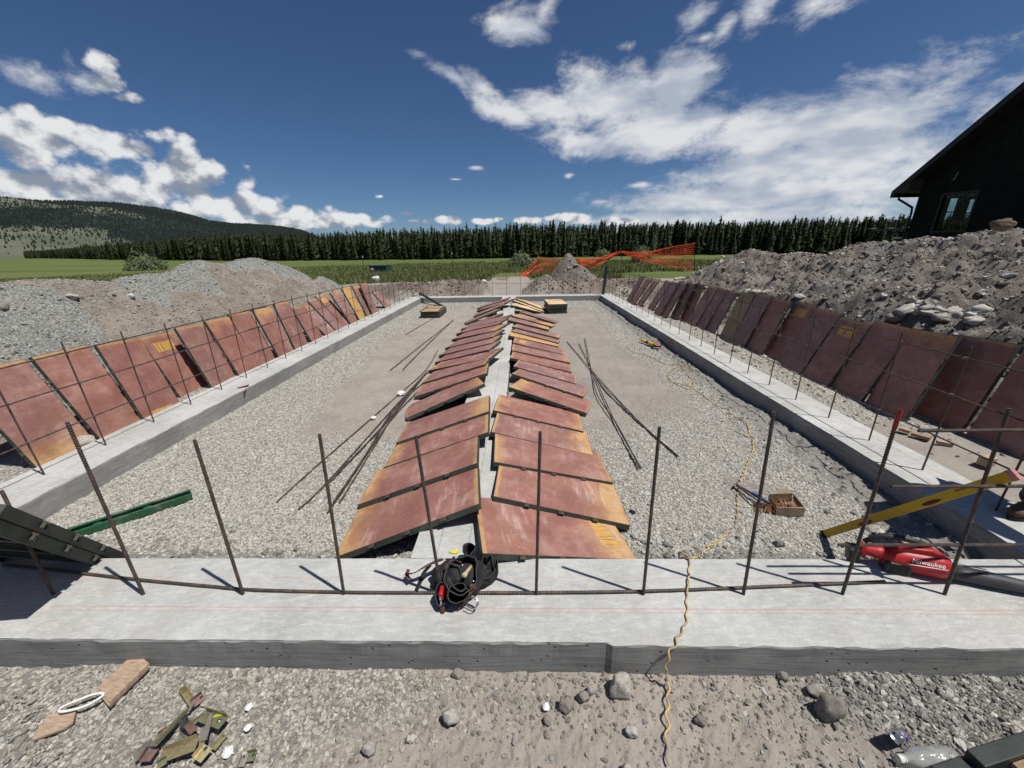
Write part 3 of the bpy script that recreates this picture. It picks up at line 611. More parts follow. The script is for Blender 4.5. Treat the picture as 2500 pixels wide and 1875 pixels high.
# middle rows: (near ground corner, near raised corner, props)
ML=[((816,1362),(1170,1230),dict(worn_low=.18,haze=1.,purple=.1)),((872,1233),(1164.5,1130.5),dict(worn_low=.16,haze=.75,purple=.1)),((937,1141),(1191.6,1055),dict(worn_low=.15,worn_high=.02,haze=.7,purple=.05)),
 ((966.5,1081),(1193.7,1004),dict(worn_high=.22,purple=.3,haze=.3)),((991,1021),Z1(1580,1285),dict(worn_high=.16,purple=.25)),((1010.8,968.7),Z1(1640,1000),dict(worn_high=.10,purple=.1)),((1030,935),(1184.7,889),dict(worn_high=.10,purple=.3,haze=.7)),
 (Z1(50,940),Z1(1735,590),dict(worn_low=.15,purple=.3,haze=1.)),((1061,885),Z1(1690,372),dict(purple=.5,haze=.4)),(Z1(340,530),Z1(1765,190),dict(worn_high=.10,purple=.35)),((1086,850),(1203,822),dict(worn_high=.12,purple=.5)),
 ((1102,829),Z2(1570,1330),dict(patch=1.06,worn_high=.12,purple=.4)),((1113,815),(1211,792),dict(purple=.7)),((1125,803),(1215,784.5),dict(purple=.6)),((1141,797),Z2(1840,740),dict(purple=.5,haze=.8)),(Z2(540,1070),Z2(1755,570),dict(purple=.45,worn_high=.08)),
 (Z2(800,830),Z2(1890,420),dict(purple=.5,haze=.7)),(Z2(915,630),Z2(1960,345),dict(purple=.6,haze=.8)),(Z2(930,545),Z2(1965,225),dict(purple=.7,haze=.6))]
MR=[((1556,1367),(1177.6,1351.4),dict(patch=.16,worn_low=.30,haze=1.,purple=.1)),((1539,1283),(1204.7,1211.7),dict(worn_low=.26,haze=1.,purple=.1)),((1497,1178),(1206,1127.6),dict(worn_high=.05,haze=.4,purple=.2)),((1448.8,1112),(1199.3,1054.4),dict(worn_low=.24,haze=.9,purple=.45)),
 ((1425,1053.6),(1204.7,1001.5),dict(worn_high=.10,worn_low=.1,haze=.4,purple=0.)),((1432.5,1009),(1242,944),dict(worn_high=.22,purple=0.,haze=.2)),((1424,968.6),(1249.3,912),dict(haze=1.,purple=.7)),((1406.6,937),(1253.6,893.8),dict(haze=1.,purple=.65)),((1396,908.4),(1246,873),dict(worn_high=.05,purple=.05)),
 ((1392.5,885.6),(1249.3,854.7),dict(worn_low=.1,purple=.3)),((1378,866),(1252.5,836.3),dict(patch=1.0,purple=.4)),((1364,846),(1243.2,819),dict(finish=1)),((1363.8,836.8),(1248.7,807.9),dict(purple=.6)),(Z3(1940,1590),Z3(290,1180),dict(worn_low=.12,purple=.5)),
 (Z3(1600,1300),Z3(130,950),dict(purple=.4,worn_low=.35)),(Z3(1680,1180),Z3(215,780),dict(worn_high=.6,worn_low=.5)),(Z3(1785,1045),Z3(530,660),dict(purple=.7)),(Z3(1350,690),Z3(270,425),dict(finish=3)),(Z3(1330,640),Z3(240,235),dict(finish=3)),(Z3(1385,570),Z3(390,190),dict(finish=3))]
DBG=[]
def row(lst,zb,out,desc,choose,tilts=None,clips=True):
    A_=[P(*b,zb) for b,_,_ in lst]
    for i,(b,t,p) in enumerate(lst):
        s_=abs(A_[i].y-A_[i-1].y) if i else (abs(A_[1].y-A_[0].y))
        tl=min(math.atan(.024/max(s_,.25)),.10) if tilts is None else tilts
        z0=zb+.045+ (.5*math.sin(tl)-.01 if tilts is None else 0)
        M,A,Tp,err=panel_frame(b,t,z0,tl,Vector(out),choose); DBG.append((desc[:9],i,round(A.x,2),round(A.y,2),round(Tp.x,2),round(Tp.z,2),round(err,2)))
        make_panel(M,f'{look(p)}, {ORD[i]} in the {desc}',clips,None,**p)
row(ML,-.205,(0,0,1),'left middle row','low')
row(MR,-.205,(0,0,1),'right middle row','low')
LB=[((54.2,1129),None,dict(worn_low=.28,haze=.9,purple=.35)),(Z8(1115,1145),(77,871),dict(worn_low=.1,purple=.05,haze=.4)),((349.6,1021.5),(227.5,842),dict(patch=.14,worn_low=.15,purple=.1,haze=.2)),((437,964),(340.5,824),dict(patch=1.02,worn_high=.06,purple=.05)),
 ((515.7,942.7),(426,801),dict(purple=.5)),((583,914.5),(499.8,783.5),dict(worn_low=.05,worn_high=.12,purple=0.)),((630,890.6),(557.7,766),dict(purple=.2)),((681.4,871),(617,756),dict(worn_high=.2,purple=.1)),
 (Z6(555,1320),Z6(190,560),dict(worn_low=.12,purple=.3,haze=.8)),(Z6(840,1200),Z6(510,640),dict(purple=.15)),(Z6(1075,1090),Z6(600,640),dict(purple=.7,worn_high=.12,haze=1.)),(Z6(1240,1000),Z6(770,510),dict(purple=.75,haze=.8)),(Z6(1370,935),Z6(900,430),dict(patch=1.02,purple=.4,haze=.7)),
 (Z6(1490,890),Z6(1150,380),dict(worn_high=.12,purple=.5,haze=.9)),(Z6(1640,825),Z6(1340,300),dict(finish=1)),(Z6(1770,765),Z6(1520,265),dict(worn_high=.15,purple=.6)),(Z6(1860,735),Z6(1650,220),dict(purple=.5,worn_high=.05)),(Z6(2080,630),Z6(1870,370),dict(purple=.4))]
RB=[((2600,1170),None,dict(purple=.3)),(Z10(1000,1255),Z10(1610,355),dict(purple=.35)),(Z10(400,1140),Z10(965,265),dict(worn_high=.12,purple=.3)),(Z9(1800,1630),Z10(480,190),dict(worn_low=.06,purple=.35)),(Z9(1340,1430),Z9(1920,620),dict(patch=1.03,worn_high=.05,purple=.35)),
 (Z9(975,1260),Z9(1520,480),dict(purple=.5,haze=.4)),(Z9(715,1100),Z9(1190,370),dict(patch=1.03,purple=.3)),(Z9(440,1015),Z9(840,320),dict(purple=.2)),(Z9(205,915),Z9(580,240),dict(purple=1.)),(Z9(40,832),Z9(345,205),dict(finish=2)),
 (Z11(1340,840),Z11(1650,290),dict(purple=.75,haze=1.)),(Z11(1215,790),Z11(1530,262),dict(purple=.6,haze=.9)),(Z11(1090,740),Z11(1400,240),dict(purple=.7,haze=.6)),(Z11(985,680),Z11(1210,190),dict(purple=.3)),(Z11(850,655),Z11(1080,180),dict(purple=.85)),(Z11(700,630),Z11(965,180),dict(purple=.6,worn_low=.05)),(Z11(610,600),Z11(860,170),dict(purple=.7)),
 (Z11(510,540),Z11(765,150),dict(purple=.9)),(Z11(350,490),Z11(590,150),dict(worn_low=.1,purple=.5,haze=.6)),(Z11(260,460),Z11(500,120),dict(purple=.6)),(Z11(210,420),Z11(400,90),dict(purple=.4))]
def bank(lst,zb,out,desc,sgn):
    mats_=[]
    for i,(b,t,p) in enumerate(lst):
        if t is None: mats_.append(None); continue
        if i>0 and lst[i-1][1] is not None or i==1: s_=.6
        M,A,Tp,err=panel_frame(b,t,zb,.06,Vector(out),'out'); DBG.append((desc[:9],i,round(A.x,2),round(A.y,2),round(Tp.x,2),round(Tp.z,2),round(err,2))); mats_.append(M)
    if mats_[0] is None:
        M=mats_[1].copy(); M.translation=M.translation+Vector((sgn*.0,-.64,0)); mats_[0]=M
    for i,M in enumerate(mats_):
        make_panel(M,f'{look(lst[i][2])}, {ORD[i]} in the {desc}',True,None,**lst[i][2])
bank(LB,-.16,(1,0,.3),'left bank row',-1)
bank(RB,-.15,(-1,0,.3),'right bank row',1)
Mx=mats0=None
# flat stacks of panels on the stone bed
def stack(c,u,n,labels,fin,top_down=True):
    u=Vector(u).normalized(); v=Vector((0,0,1)).cross(u)
    for i in range(n):
        a=Matrix.Rotation(random.uniform(-.035,.035),4,'Z'); 
        Mr=Matrix((v,u,Vector((0,0,1)))).transposed().to_4x4()   # x across, y along
        if fin[i]=='down': Mr=Mr@Matrix.Rotation(math.pi,4,'Y')@Matrix.Translation((-PW,0,0)); z=c[2]+.004+i*(PT+.006)
        else: z=c[2]+PT+.006+i*(PT+.006)
        Mm=Matrix.Translation((c[0]+random.uniform(-.015,.015),c[1]+random.uniform(-.02,.02),z))@a@Mr
        if fin[i]=='down' and i==n-1: Mm=Matrix.Translation((0,0,0))@Mm@Matrix.Diagonal((1,1,.45,1))
        make_panel(Mm,labels[i],True,None,finish=3 if i>=n-1 else 0,purple=.5)
sp=P(1073.6,776,-.2); nS=['bottom','second lowest','middle','fourth','top']
stack((sp.x,sp.y-.02,-.195),(.0,1,0),4,[f'form panel lying flat, {["bottom","second lowest","third","top"][i]} of the left bay stack' for i in range(4)],['up','down','up','down'])
sp=P(1384.6,765.4,-.2)
stack((sp.x,sp.y,-.195),(-.06,1,0),5,[f'form panel lying flat, {nS[i]} of the pale-topped stack in the right bay' for i in range(5)],['up','up','up','up','up'])
# ---------------------------------------------------------------- reinforcing bars
def b_rebar(T,b,tc):
    O=tc.outputs['Object']; n=T.noise(O,18,5,.6); c=T.mix(T.ramp(n,.42,.64),(.060,.055,.052),(.135,.085,.060))
    T.l.new(c,b.inputs['Base Color']); b.inputs['Roughness'].default_value=.6; b.inputs['Metallic'].default_value=.35
M_bar=mat('rebar_steel',b_rebar)
M_barred=mat('red_painted_tip',color=(.30,.03,.035),rough=.5)
def ribbed(L,r,step=.012,n=7,cap=True):
    prof=[(r,0)]; z=.01
    while z<L-.01:
        prof+=[(r*.90,z),(r*1.14,z+step*.3),(r*1.14,z+step*.5),(r*.90,z+step*.8)]; z+=step
    prof.append((r,L)); return prof
def bar_me(name,L,r,ribs=True,step=.012): 
    return MB().lathe(ribbed(L,r,step) if ribs else [(r,0),(r,L)],n=7 if ribs else 6).me(name,M_bar,False)
dow_me=bar_me('rebar_dowel',1.0,.0085)
near_me=bar_me('vertical_bar',1.10,.0070,step=.013); far_me=bar_me('vertical_bar',1.10,.0068,False)
def aim(o,a,b):
    a=Vector(a);b=Vector(b); o.location=a; o.rotation_euler=(b-a).to_track_quat('Z','Y').to_euler()
S2=1.13017
tops=[((115,1284),(3,1060)),((310,1284),(145,912)),((525,1284),(420,950)),((742,1284),(690,938)),((955,1284),(898,942)),((1158,1284),(1167,932)),((1390,1284),(1425,922)),((1607,1284),(1672,890)),((1820,1284),(1945,884)),((2042,1285),(2180,882))]
LBD=['leftmost dowel bar standing in the near footing, beside the leaning green forms','dowel bar in the near footing right of the leaning green forms','dowel bar in the near footing below the green channel tip','dowel bar in the near footing crossing the ends of the loose bar bundle','dowel bar standing in the near footing directly behind the tool belt','dowel bar in the near footing in front of the right middle row of panels','dowel bar in the near footing left of the yellow cord','dowel bar in the near footing right of the yellow cord','dowel bar with a red painted tip in the near footing','rightmost dowel bar in the near footing, crossing the red leaf blower tube']
for i,((bx,by),(tx,ty)) in enumerate(tops):
    a=P(bx*S2,by*S2,0); d=Vector(pray(tx*S2,ty*S2)); E=Vector(EYE)
    # tip: point of the viewing ray nearest to the vertical through the base
    tt=((a.xy-E.xy).dot(d.xy))/d.xy.dot(d.xy); p=E+d*tt; 
    o=obj('rebar_dowel',dow_me); aim(o,(a.x,a.y,-.06),p); o.scale=(1,1,((p-Vector((a.x,a.y,-.06))).length)/1.0)
    tag(o,LBD[i],'rebar dowel')
    if i==8:
        MB().lathe([(.0098,0),(.0104,.005),(.0104,.075),(.0098,.08)],n=8).ob('painted_tip',M_barred,o,loc=(0,0,.92))
    # crust of cement at the foot of the bar
    m_=MB(); m_.lathe([(.024+.004*(i%3),0),(.018,.006),(.010,.011)],n=9,cap0=False); c=m_.ob('cement_crust',M_ctop_c,o); c.matrix_world=Matrix.Translation((a.x,a.y,-.001))
def sagbar(a,b,n=14,wob=.006,r=.0068,sd=0):
    a=Vector(a);b=Vector(b); pts=[]
    for i in range(n+1):
        t=i/n; p=a.lerp(b,t); w_=math.sin(t*7+sd)*wob+math.sin(t*17+sd*2)*wob*.4; pts.append(p+Vector((w_*.6,0,w_)))
    return pts
def ties(parent,X,ys,zs):
    m_=MB()
    for y in ys:
        for z in zs: m_.box((X,y,z),(.022,.02,.022))
    m_.ob('wire_ties',mat('tie_wire',color=(.10,.09,.085),rough=.5),parent)['kind']='stuff'
def rebar_grid(X,y0,step,n,label,sd):
    root=empty('rebar_grid',(X,y0,0),label,'rebar grid'); ys=[]
    for i in range(n):
        y=y0+i*step+random.uniform(-.012,.012)
        if y>16.2: break
        ys.append(y); me=near_me if i<9 else far_me
        o=obj('vertical_bar',me,root); h=1.14+random.uniform(-.03,.02); lx,ly=random.gauss(0,.012),random.gauss(0,.012)
        o.location=(0,y-y0,-.04); o.rotation_euler=(ly,lx,random.random()); o.scale=(1,1,h/1.10)
    side=-.011 if X>0 else .011
    for z in (.335,.705,1.012):
        segs=[(y0-.9,y0+4.2),(y0+3.6,y0+9.4),(y0+8.8,16.3)]
        for k,(a,b) in enumerate(segs):
            m_=MB(); m_.tube([p-Vector((X,y0,0)) for p in sagbar((X+side+(.012 if k%2 else 0),a,z+.012*(k%2)),(X+side+(.012 if k%2 else 0),b,z+.012*(k%2)),24,.007,sd=sd+k+z*9)],.0066,6)
            m_.ob('horizontal_bar',M_bar,root,smooth=True)
    m_=MB()
    for y in ys[:12]:
        for z in (.335,.705,1.012): m_.box((side*.5,y-y0,z),(.026,.016,.020))
    m_.ob('wire_ties',mat('tie_wire',color=(.16,.15,.14),rough=.5),root)['kind']='stuff'
    return root
rebar_grid(-4.40,2.42,.556,26,'rusty rebar grid standing on the left footing in front of leaning panels',1)
rebar_grid(3.49,2.43,.549,26,'rusty rebar grid standing on the right footing in front of dark panels',4)
root=empty('rebar_grid',(0,16.1,0),'thin rebar grid standing on the far back footing','rebar grid')
for i in range(14):
    x=-4.0+i*.57
    o=obj('vertical_bar',far_me,root,loc=(x,random.uniform(-.01,.01),-.04)); o.rotation_euler=(random.gauss(0,.012),random.gauss(0,.012),0)
for z in (.50,1.02):
    MB().tube(sagbar((-4.4,.012,z),(3.5,.012,z),30,.006,sd=z),.0062,6).ob('horizontal_bar',M_bar,root,smooth=True)
# corner bars: run along the near footing from the side grids
root=empty('corner_bars',(3.49,1.72,0),'three level rebar lengths reaching in from the right corner above the near footing','rebar')
for z,x0 in ((.335,1.72),(.708,1.89),(1.025,1.92)):
    m_=MB(); me=bar_me('level_bar',4.2-x0,.0085); o=obj('level_bar',me,root); o.location=(x0-3.49,0,z); o.rotation_euler=(0,R(90),0)
root=empty('corner_bars',(-4.4,1.72,0),'level rebar lengths reaching in from the left corner above the near footing','rebar')
for z,x1 in ((.31,-2.80),(.69,-3.25)):
    me=bar_me('level_bar',x1+4.9,.0085); o=obj('level_bar',me,root); o.location=(-.5,0,z); o.rotation_euler=(0,R(90),0)
# long bent bar lying on the near footing
pts=[P(x*S2,y*S2,.011) for x,y in ((5,1220),(60,1226),(150,1235),(300,1252),(450,1266),(550,1274),(742,1279),(900,1280),(1158,1280),(1390,1277),(1607,1269),(1750,1263),(1912,1256))]
def smooth_path(pts,n=8):
    out=[]; Pp=[pts[0]]+list(pts)+[pts[-1]]
    for i in range(1,len(Pp)-2):
        p0,p1,p2,p3=Pp[i-1],Pp[i],Pp[i+1],Pp[i+2]
        for k in range(n):
            t=k/n; out.append(.5*((2*p1)+(p2-p0)*t+(2*p0-5*p1+4*p2-p3)*t*t+(3*p1-p0-3*p2+p3)*t**3))
    out.append(Vector(pts[-1])); return out
def resample(pts,step):
    out=[Vector(pts[0])]; acc=0
    for a,b in zip(pts[:-1],pts[1:]):
        L=(b-a).length
        while acc+L>=step:
            t=(step-acc)/L; a=a.lerp(b,t); out.append(a.copy()); L=(b-a).length; acc=0
        acc+=L
    return out
def ribbar(name,pts,r,label=None,cat=None,step=.006,parent=None,group=None):
    pts=resample(smooth_path([Vector(p) for p in pts],10),step); rs=[r*(1.13 if i%2 else .92) for i in range(len(pts))]
    o=MB().tube(pts,r,7,rs=rs).ob(name,M_bar,parent); tag(o,label,cat,group); return o
ribbar('loose_rebar',pts,.0085,'long bent rebar lying along the top of the near footing under the tool belt','rebar',.008)
# loose bars on the stone beds
gz=-.205
def gp(px,py,lift=.012): p=P(px,py,-.19); return Vector((p.x,p.y,gh(p.x,p.y)+lift))
LR=[([(674.7,1225.5),(789,1123),(974.6,961.8),(1041,901.5),(1068.6,855)],'loose rebar with the far left lower end in the left bay bundle'),
    ([(729,1243.5),(806,1171),(986.6,969),(1044,909)],'loose rebar second from the left in the left bay bundle'),
    ([(800,1184),(911,1069),(985,985),(1044,906)],'short loose rebar in the middle of the left bay bundle'),
    ([(815,1233),(896,1111),(956.5,1011.5),(1038,915)],'rusty loose rebar, fourth from the left in the left bay bundle'),
    ([(829,1228),(926,1069),(986,976),(1044,927)],'rusty loose rebar along the right side of the left bay bundle'),
    ([(800,1255),(850,1180),(960,1020),(1043,935)],'loose rebar with the nearest end of the left bay bundle'),
    ([(952.8,904.6),(1026,846.7),(1105.4,784.5)],'thin loose rebar lying alone toward the panel stack, left one of the pair'),
    ([(983.8,904.6),(1031.9,855),(1108,781.7)],'thin loose rebar lying alone toward the panel stack, right one of the pair'),
    ([(989.5,817),(1074,767.6)],'thin loose rebar ending beside the left bay panel stack'),
    ([(1383.8,833.6),(1443.5,904.6),(1551.4,1020.5),(1658.4,1117)],'loose rebar running farthest right in the right bay'),
    ([(1413,839.5),(1436,885),(1446,909),(1500,1029.6),(1565,1147)],'loose rebar, straight middle one of the crossed bars in the right bay'),
    ([(1428.3,828),(1438,880),(1446,918),(1458,969),(1506,1041.6),(1562,1150)],'bowed loose rebar, leftmost of the crossed bars in the right bay'),
    ([(1446,907),(1482,958),(1570,1040),(1656,1113)],'loose rebar lying just left of the farthest right bar in the right bay')]
for i,(pp,l) in enumerate(LR):
    q=[gp(*p,lift=.012+.010*(i%4)) for p in pp]; ribbar('loose_rebar',q,.0075,l,'rebar',.02 if i>5 else .009)
# ---------------------------------------------------------------- bars at the far corners
M_dark=mat('dark_filler_steel',color=(.028,.034,.03),rough=.5)
a=PY(1024.7,716,16.0); b=P(1078,747,-.19); L=(b-a).length
o=MB().box((0,0,L/2),(.10,.045,L)).box((0,.03,L/2),(.09,.012,L)).me('filler_bar',M_dark); o=obj('filler_bar',o); aim(o,a,b); tag(o,'dark green filler bar leaning off the back left corner beside the panel stack','form filler')
a=P(1472,719,0.0); b=PY(1481,650,15.95); L=(b-a).length
o=obj('filler_bar',MB().box((0,0,L/2),(.11,.05,L)).box((0,.03,L/2),(.09,.012,L)).me('filler_bar',M_dark)); aim(o,a,b); tag(o,'dark upright filler bar standing at the back right corner of the footing','form filler')
# ---------------------------------------------------------------- posts and netting
M_post=mat('post_steel',color=(.035,.045,.035),rough=.7); M_white=mat('white_paint',color=(.62,.61,.58),rough=.6)
def post(bx,by,tx,ty,label,Y=None):
    a=PG(bx,by) if Y is None else PY(bx,by,Y); d=Vector(pray(tx,ty)); E=Vector(EYE); tt=((a.xy-E.xy).dot(d.xy))/d.xy.dot(d.xy); p=E+d*tt
    L=(p-a).length; root=empty('fence_post',a,label,'fence post')
    root.rotation_euler=(p-a).to_track_quat('Z','Y').to_euler()
    MB().box((0,0,L/2-.1),(.008,.036,L+.2)).box((.016,0,L/2-.1),(.032,.007,L+.2)).box((-.012,.0,.1),(.012,.09,.14)).ob('stake',M_post,root)
    MB().box((.006,0,L-.06),(.042,.042,.10)).ob('painted_cap',M_white,root); return a,p
post(889,682,885,624,'steel fence post in the grass by the end of the gravel pile')
post(1105,681,1103,616,'steel fence post behind the back footing, right of the green utility box')
pA=post(1309,674,1314.5,625,'steel post at the left end of the orange netting')
pB=post(1522.7,667,1515,605,'steel post under the middle peak of the orange netting')
pC=post(1694.5,662,1696,592,'tall steel post at the right end of the orange netting')
M_net=mat('orange_netting',color=(.80,.105,.035),rough=.55)
def netting():
    Yp=[pA[1].y,pB[1].y,pC[1].y]
    K=lambda x,y:(1250+x*.28255,550+y*.28255)
    # (u position px, top y, bottom y, depth Y)
    cols=[((50,462),(60,474),Yp[0]-.3),((115,405),(150,440),Yp[0]-.2),((170,340),(190,425),Yp[0]-.1),((228,278),(225,430),Yp[0]),((300,284),(290,415),Yp[0]+.1),((420,292),(400,380),Yp[0]+.1),((520,293),(520,365),Yp[0]),((600,292),(610,352),Yp[0]),((700,287),(690,366),Yp[0]+(Yp[1]-Yp[0])*.6),
          ((760,278),(740,345),Yp[0]+(Yp[1]-Yp[0])*.75),((830,258),(820,305),Yp[0]+(Yp[1]-Yp[0])*.85),((890,236),(890,262),Yp[1]-.1),((940,226),(940,240),Yp[1]),
          ((1020,232),(1010,262),Yp[1]+.1),((1100,234),(1090,292),Yp[1]+.15),((1200,226),(1200,325),Yp[1]+(Yp[2]-Yp[1])*.4),((1300,205),(1300,345),Yp[1]+(Yp[2]-Yp[1])*.6),((1400,185),(1400,368),Yp[1]+(Yp[2]-Yp[1])*.75),((1500,168),(1490,390),Yp[1]+(Yp[2]-Yp[1])*.9),((1578,155),(1562,404),Yp[2])]
    T_=smooth_path([PY(*K(*c[0]),c[2]) for c in cols],9); B_=smooth_path([PY(*K(*c[1]),c[2]) for c in cols],9)
    n=len(T_); rows=15; G=[]
    for i in range(n):
        r_=[]
        for j in range(rows+1):
            t=j/rows; p=T_[i].lerp(B_[i],t); w_=.07*mn.noise(Vector((i*.09,j*.35,1.3)))*1.3; p=p+Vector((0,w_+.05*math.sin(i*.21+j*.4),.03*mn.noise(Vector((i*.12,j*.2,5))))); r_.append(p)
        G.append(r_)
    m_=MB()
    def strip(a,b,wd):
        d=(b-a).normalized(); s_=d.cross(Vector((0,1,0))); s_=(s_.normalized() if s_.length>.01 else Vector((1,0,0)))*wd/2
        off=Vector((0,wd*.35,0)); m_.add([a-s_-off,b-s_-off,b+s_-off,a+s_-off,a-s_+off,b-s_+off,b+s_+off,a+s_+off],[(0,1,2,3),(7,6,5,4),(0,4,5,1),(3,2,6,7)])
    for j in range(rows+1):
        for i in range(n-1): strip(G[i][j],G[i+1][j],.030 if j in(0,rows) else .016)
    for i in range(n):
        for j in range(rows): strip(G[i][j],G[i][j+1],.008)
    o=m_.ob('safety_netting',M_net); return tag(o,'sagging orange safety netting strung between three posts behind the site','safety netting')
netting()
# crumpled loose end of the netting
m_=MB(); c=PG(1288,672)
for k in range(60):
    a=c+Vector((random.gauss(0,.28),random.gauss(0,.15),abs(random.gauss(.06,.08)))); b=a+Vector((random.gauss(0,.12),random.gauss(0,.08),random.gauss(0,.06))); m_.tube([a,(a+b)/2+Vector((0,0,.03)),b],.014,5)
tag(m_.ob('crumpled_netting',M_net),'crumpled heap of orange netting on the ground at the left post','safety netting')
# ---------------------------------------------------------------- utility box
def utility():
    a=PG(931,668); root=empty('utility_box',a,'dark green metal utility box standing in the tall grass','utility box')
    root.rotation_euler=(0,0,R(-8)); k=(a-Vector(EYE)).length/22.
    G=mat('utility_green',color=(.030,.055,.045),rough=.5)
    W,Dp,H=.92*k,.62*k,.40*k
    bevel(MB().box((0,0,H/2-.1),(W,Dp,H+.2)).ob('cabinet',G,root),.01)
    bevel(MB().prism([(-W/2-.03,-Dp/2-.03),(W/2+.03,-Dp/2-.03),(W/2+.03,Dp/2+.03),(-W/2-.03,Dp/2+.03)],.05).ob('lid',mat('utility_lid',color=(.06,.10,.085),rough=.5),root,loc=(0,0,H)),.01)
    MB().box((-W*.33,-Dp/2-.006,H*.62),(.16*k,.012,.12*k)).ob('warning_label',M_white,root)
    MB().box((.0,-Dp/2-.005,H*.48),(.012,.01,H*.9)).ob('door_seam',mat('seam',color=(.01,.01,.01)),root)
    MB().tube([(W*.48,-Dp*.1,-.1),(W*.46,-Dp*.1,1.3*k),(W*.42,-Dp*.1,1.75*k)],.012,5).ob('marker_rod',M_post,root)
utility()
# ---------------------------------------------------------------- house
def b_siding(T,b,tc):
    O=tc.outputs['Object']; n=T.noise(O,3,5); c=T.mix(T.ramp(n,.3,.7),(.009,.010,.009),(.016,.017,.015))
    T.l.new(c,b.inputs['Base Color']); b.inputs['Roughness'].default_value=.8; b.inputs['Specular IOR Level'].default_value=.1
M_side=mat('black_siding',b_siding); M_roofm=mat('dark_roofing',color=(.022,.022,.024),rough=.85); M_soff=mat('brown_soffit',color=(.055,.045,.038),rough=.8); M_trim=mat('black_trim',color=(.012,.012,.013),rough=.4)
gm=bpy.data.materials.new('window_glass'); gm.use_nodes=True; Tg=NT(gm.node_tree); Tg.n.remove(Tg.n['Principled BSDF'])
fr=Tg.node('ShaderNodeLayerWeight'); fr.inputs[0].default_value=.5; gl=Tg.node('ShaderNodeBsdfGlossy'); gl.inputs['Roughness'].default_value=.01; tr=Tg.node('ShaderNodeBsdfTransparent'); tr.inputs[0].default_value=(.82,.87,.86,1)
mx=Tg.node('ShaderNodeMixShader'); Tg.l.new(Tg.math('MULTIPLY_ADD',Tg.math('POWER',fr.outputs['Facing'],3.),.5,.10),mx.inputs[0]); Tg.l.new(tr.outputs[0],mx.inputs[1]); Tg.l.new(gl.outputs[0],mx.inputs[2]); Tg.l.new(mx.outputs[0],Tg.n['Material Output'].inputs[0])
def house():
    X0,X1,YF,YN=19.6,30.5,21.3,7.3; zb=-.4; pitch=.735; eave=4.13; yr=(YF+YN)/2; zr=3.93+(YF+.85-yr)*pitch
    root=empty('house',(X0,yr,0),'black gabled house behind the dirt pile on the right','house')
    off=Vector((X0,yr,0)); Lc=lambda x,y,z:(x-off.x,y-off.y,z-off.z)
    def boxw(m_,x0,x1,y0,y1,z0,z1): m_.box(Lc((x0+x1)/2,(y0+y1)/2,(z0+z1)/2),(abs(x1-x0),abs(y1-y0),abs(z1-z0)))
    # window in the gable wall from the photo rays
    tl=PX(2305,478,X0);br=PX(2359.6,561.8,X0);tr_=PX(2388,467.4,X0); wy1=tl.y; wy0=tr_.y; wz1=tl.z; wz0=PX(2281.5,564,X0).z
    m_=MB(); t=.2
    boxw(m_,X0,X0+t,YN,wy0,zb,eave); boxw(m_,X0,X0+t,wy1,YF,zb,eave); boxw(m_,X0,X0+t,wy0,wy1,zb,wz0); boxw(m_,X0,X0+t,wy0,wy1,wz1,eave)
    ew=eave+.5; g=[Lc(x_,y_,z_) for x_ in (X0,X0+t) for (y_,z_) in ((YN,eave),(YF,eave),(YF,ew),(yr,zr+.02),(YN,ew))]
    m_.add(g,[(4,3,2,1,0),(5,6,7,8,9),(0,1,6,5),(1,2,7,6),(2,3,8,7),(3,4,9,8),(4,0,5,9)])
    m_.ob('gable_wall',M_side,root)
    # board siding strips on the gable wall
    m_=MB(); 
    z=zb
    while z<eave-.1:
        for (a,b) in ((YN,wy0-.12),(wy1+.12,YF)) if wz0-.2<z<wz1+.12 else ((YN,YF),): boxw(m_,X0-.012,X0,a,b,z,z+.17)
        z+=.18
    m_.ob('siding_boards',M_side,root)['kind']='stuff'
    # eave side wall with two tall windows that show through the house
    ops=[(20.98,21.50,2.38,3.74),(21.93,22.40,2.30,3.68)]
    ops.sort(); m_=MB(); cur=X0+t
    for (x0,x1,z0,z1) in ops:
        boxw(m_,cur,x0,YF-t,YF,zb,eave); boxw(m_,x0,x1,YF-t,YF,zb,z0); boxw(m_,x0,x1,YF-t,YF,z1,eave); cur=x1
    boxw(m_,cur,X1,YF-t,YF,zb,eave); m_.ob('eave_wall',M_side,root)
    for (x0,x1,z0,z1) in ops:
        m_=MB(); boxw(m_,x0-.05,x0+.02,YF-.14,YF-.06,z0,z1); boxw(m_,x1-.02,x1+.05,YF-.14,YF-.06,z0,z1); zm=z0+(z1-z0)*.55; boxw(m_,x0,x1,YF-.13,YF-.07,zm-.025,zm+.025)
        w_=m_.ob('window',M_trim,root); m_=MB(); boxw(m_,x0,x1,YF-.104,YF-.098,z0,z1); m_.ob('pane',gm,w_)
    m_=MB(); boxw(m_,X1-t,X1,YN,YF-t,zb,eave); boxw(m_,X0+t,X1-t,YN,YN+t,zb,eave); m_.ob('far_walls',M_side,root)
    m_=MB(); boxw(m_,X0+t,X1-t,YN+t,YF-t,-.1,0.1); m_.ob('floor',M_side,root)
    # window frame and pane
    m_=MB(); f=.09
    boxw(m_,X0-.03,X0+.1,wy0-f,wy0,wz0-f,wz1+f); boxw(m_,X0-.03,X0+.1,wy1,wy1+f,wz0-f,wz1+f); boxw(m_,X0-.03,X0+.1,wy0,wy1,wz1,wz1+f); boxw(m_,X0-.04,X0+.1,wy0,wy1,wz0-f,wz0)
    fr_=m_.ob('window',M_trim,root); m_=MB(); boxw(m_,X0+.05,X0+.058,wy0,wy1,wz0,wz1); m_.ob('pane',gm,fr_)
    # roof slabs with soffit and fascia
    ov=.62; th=.16
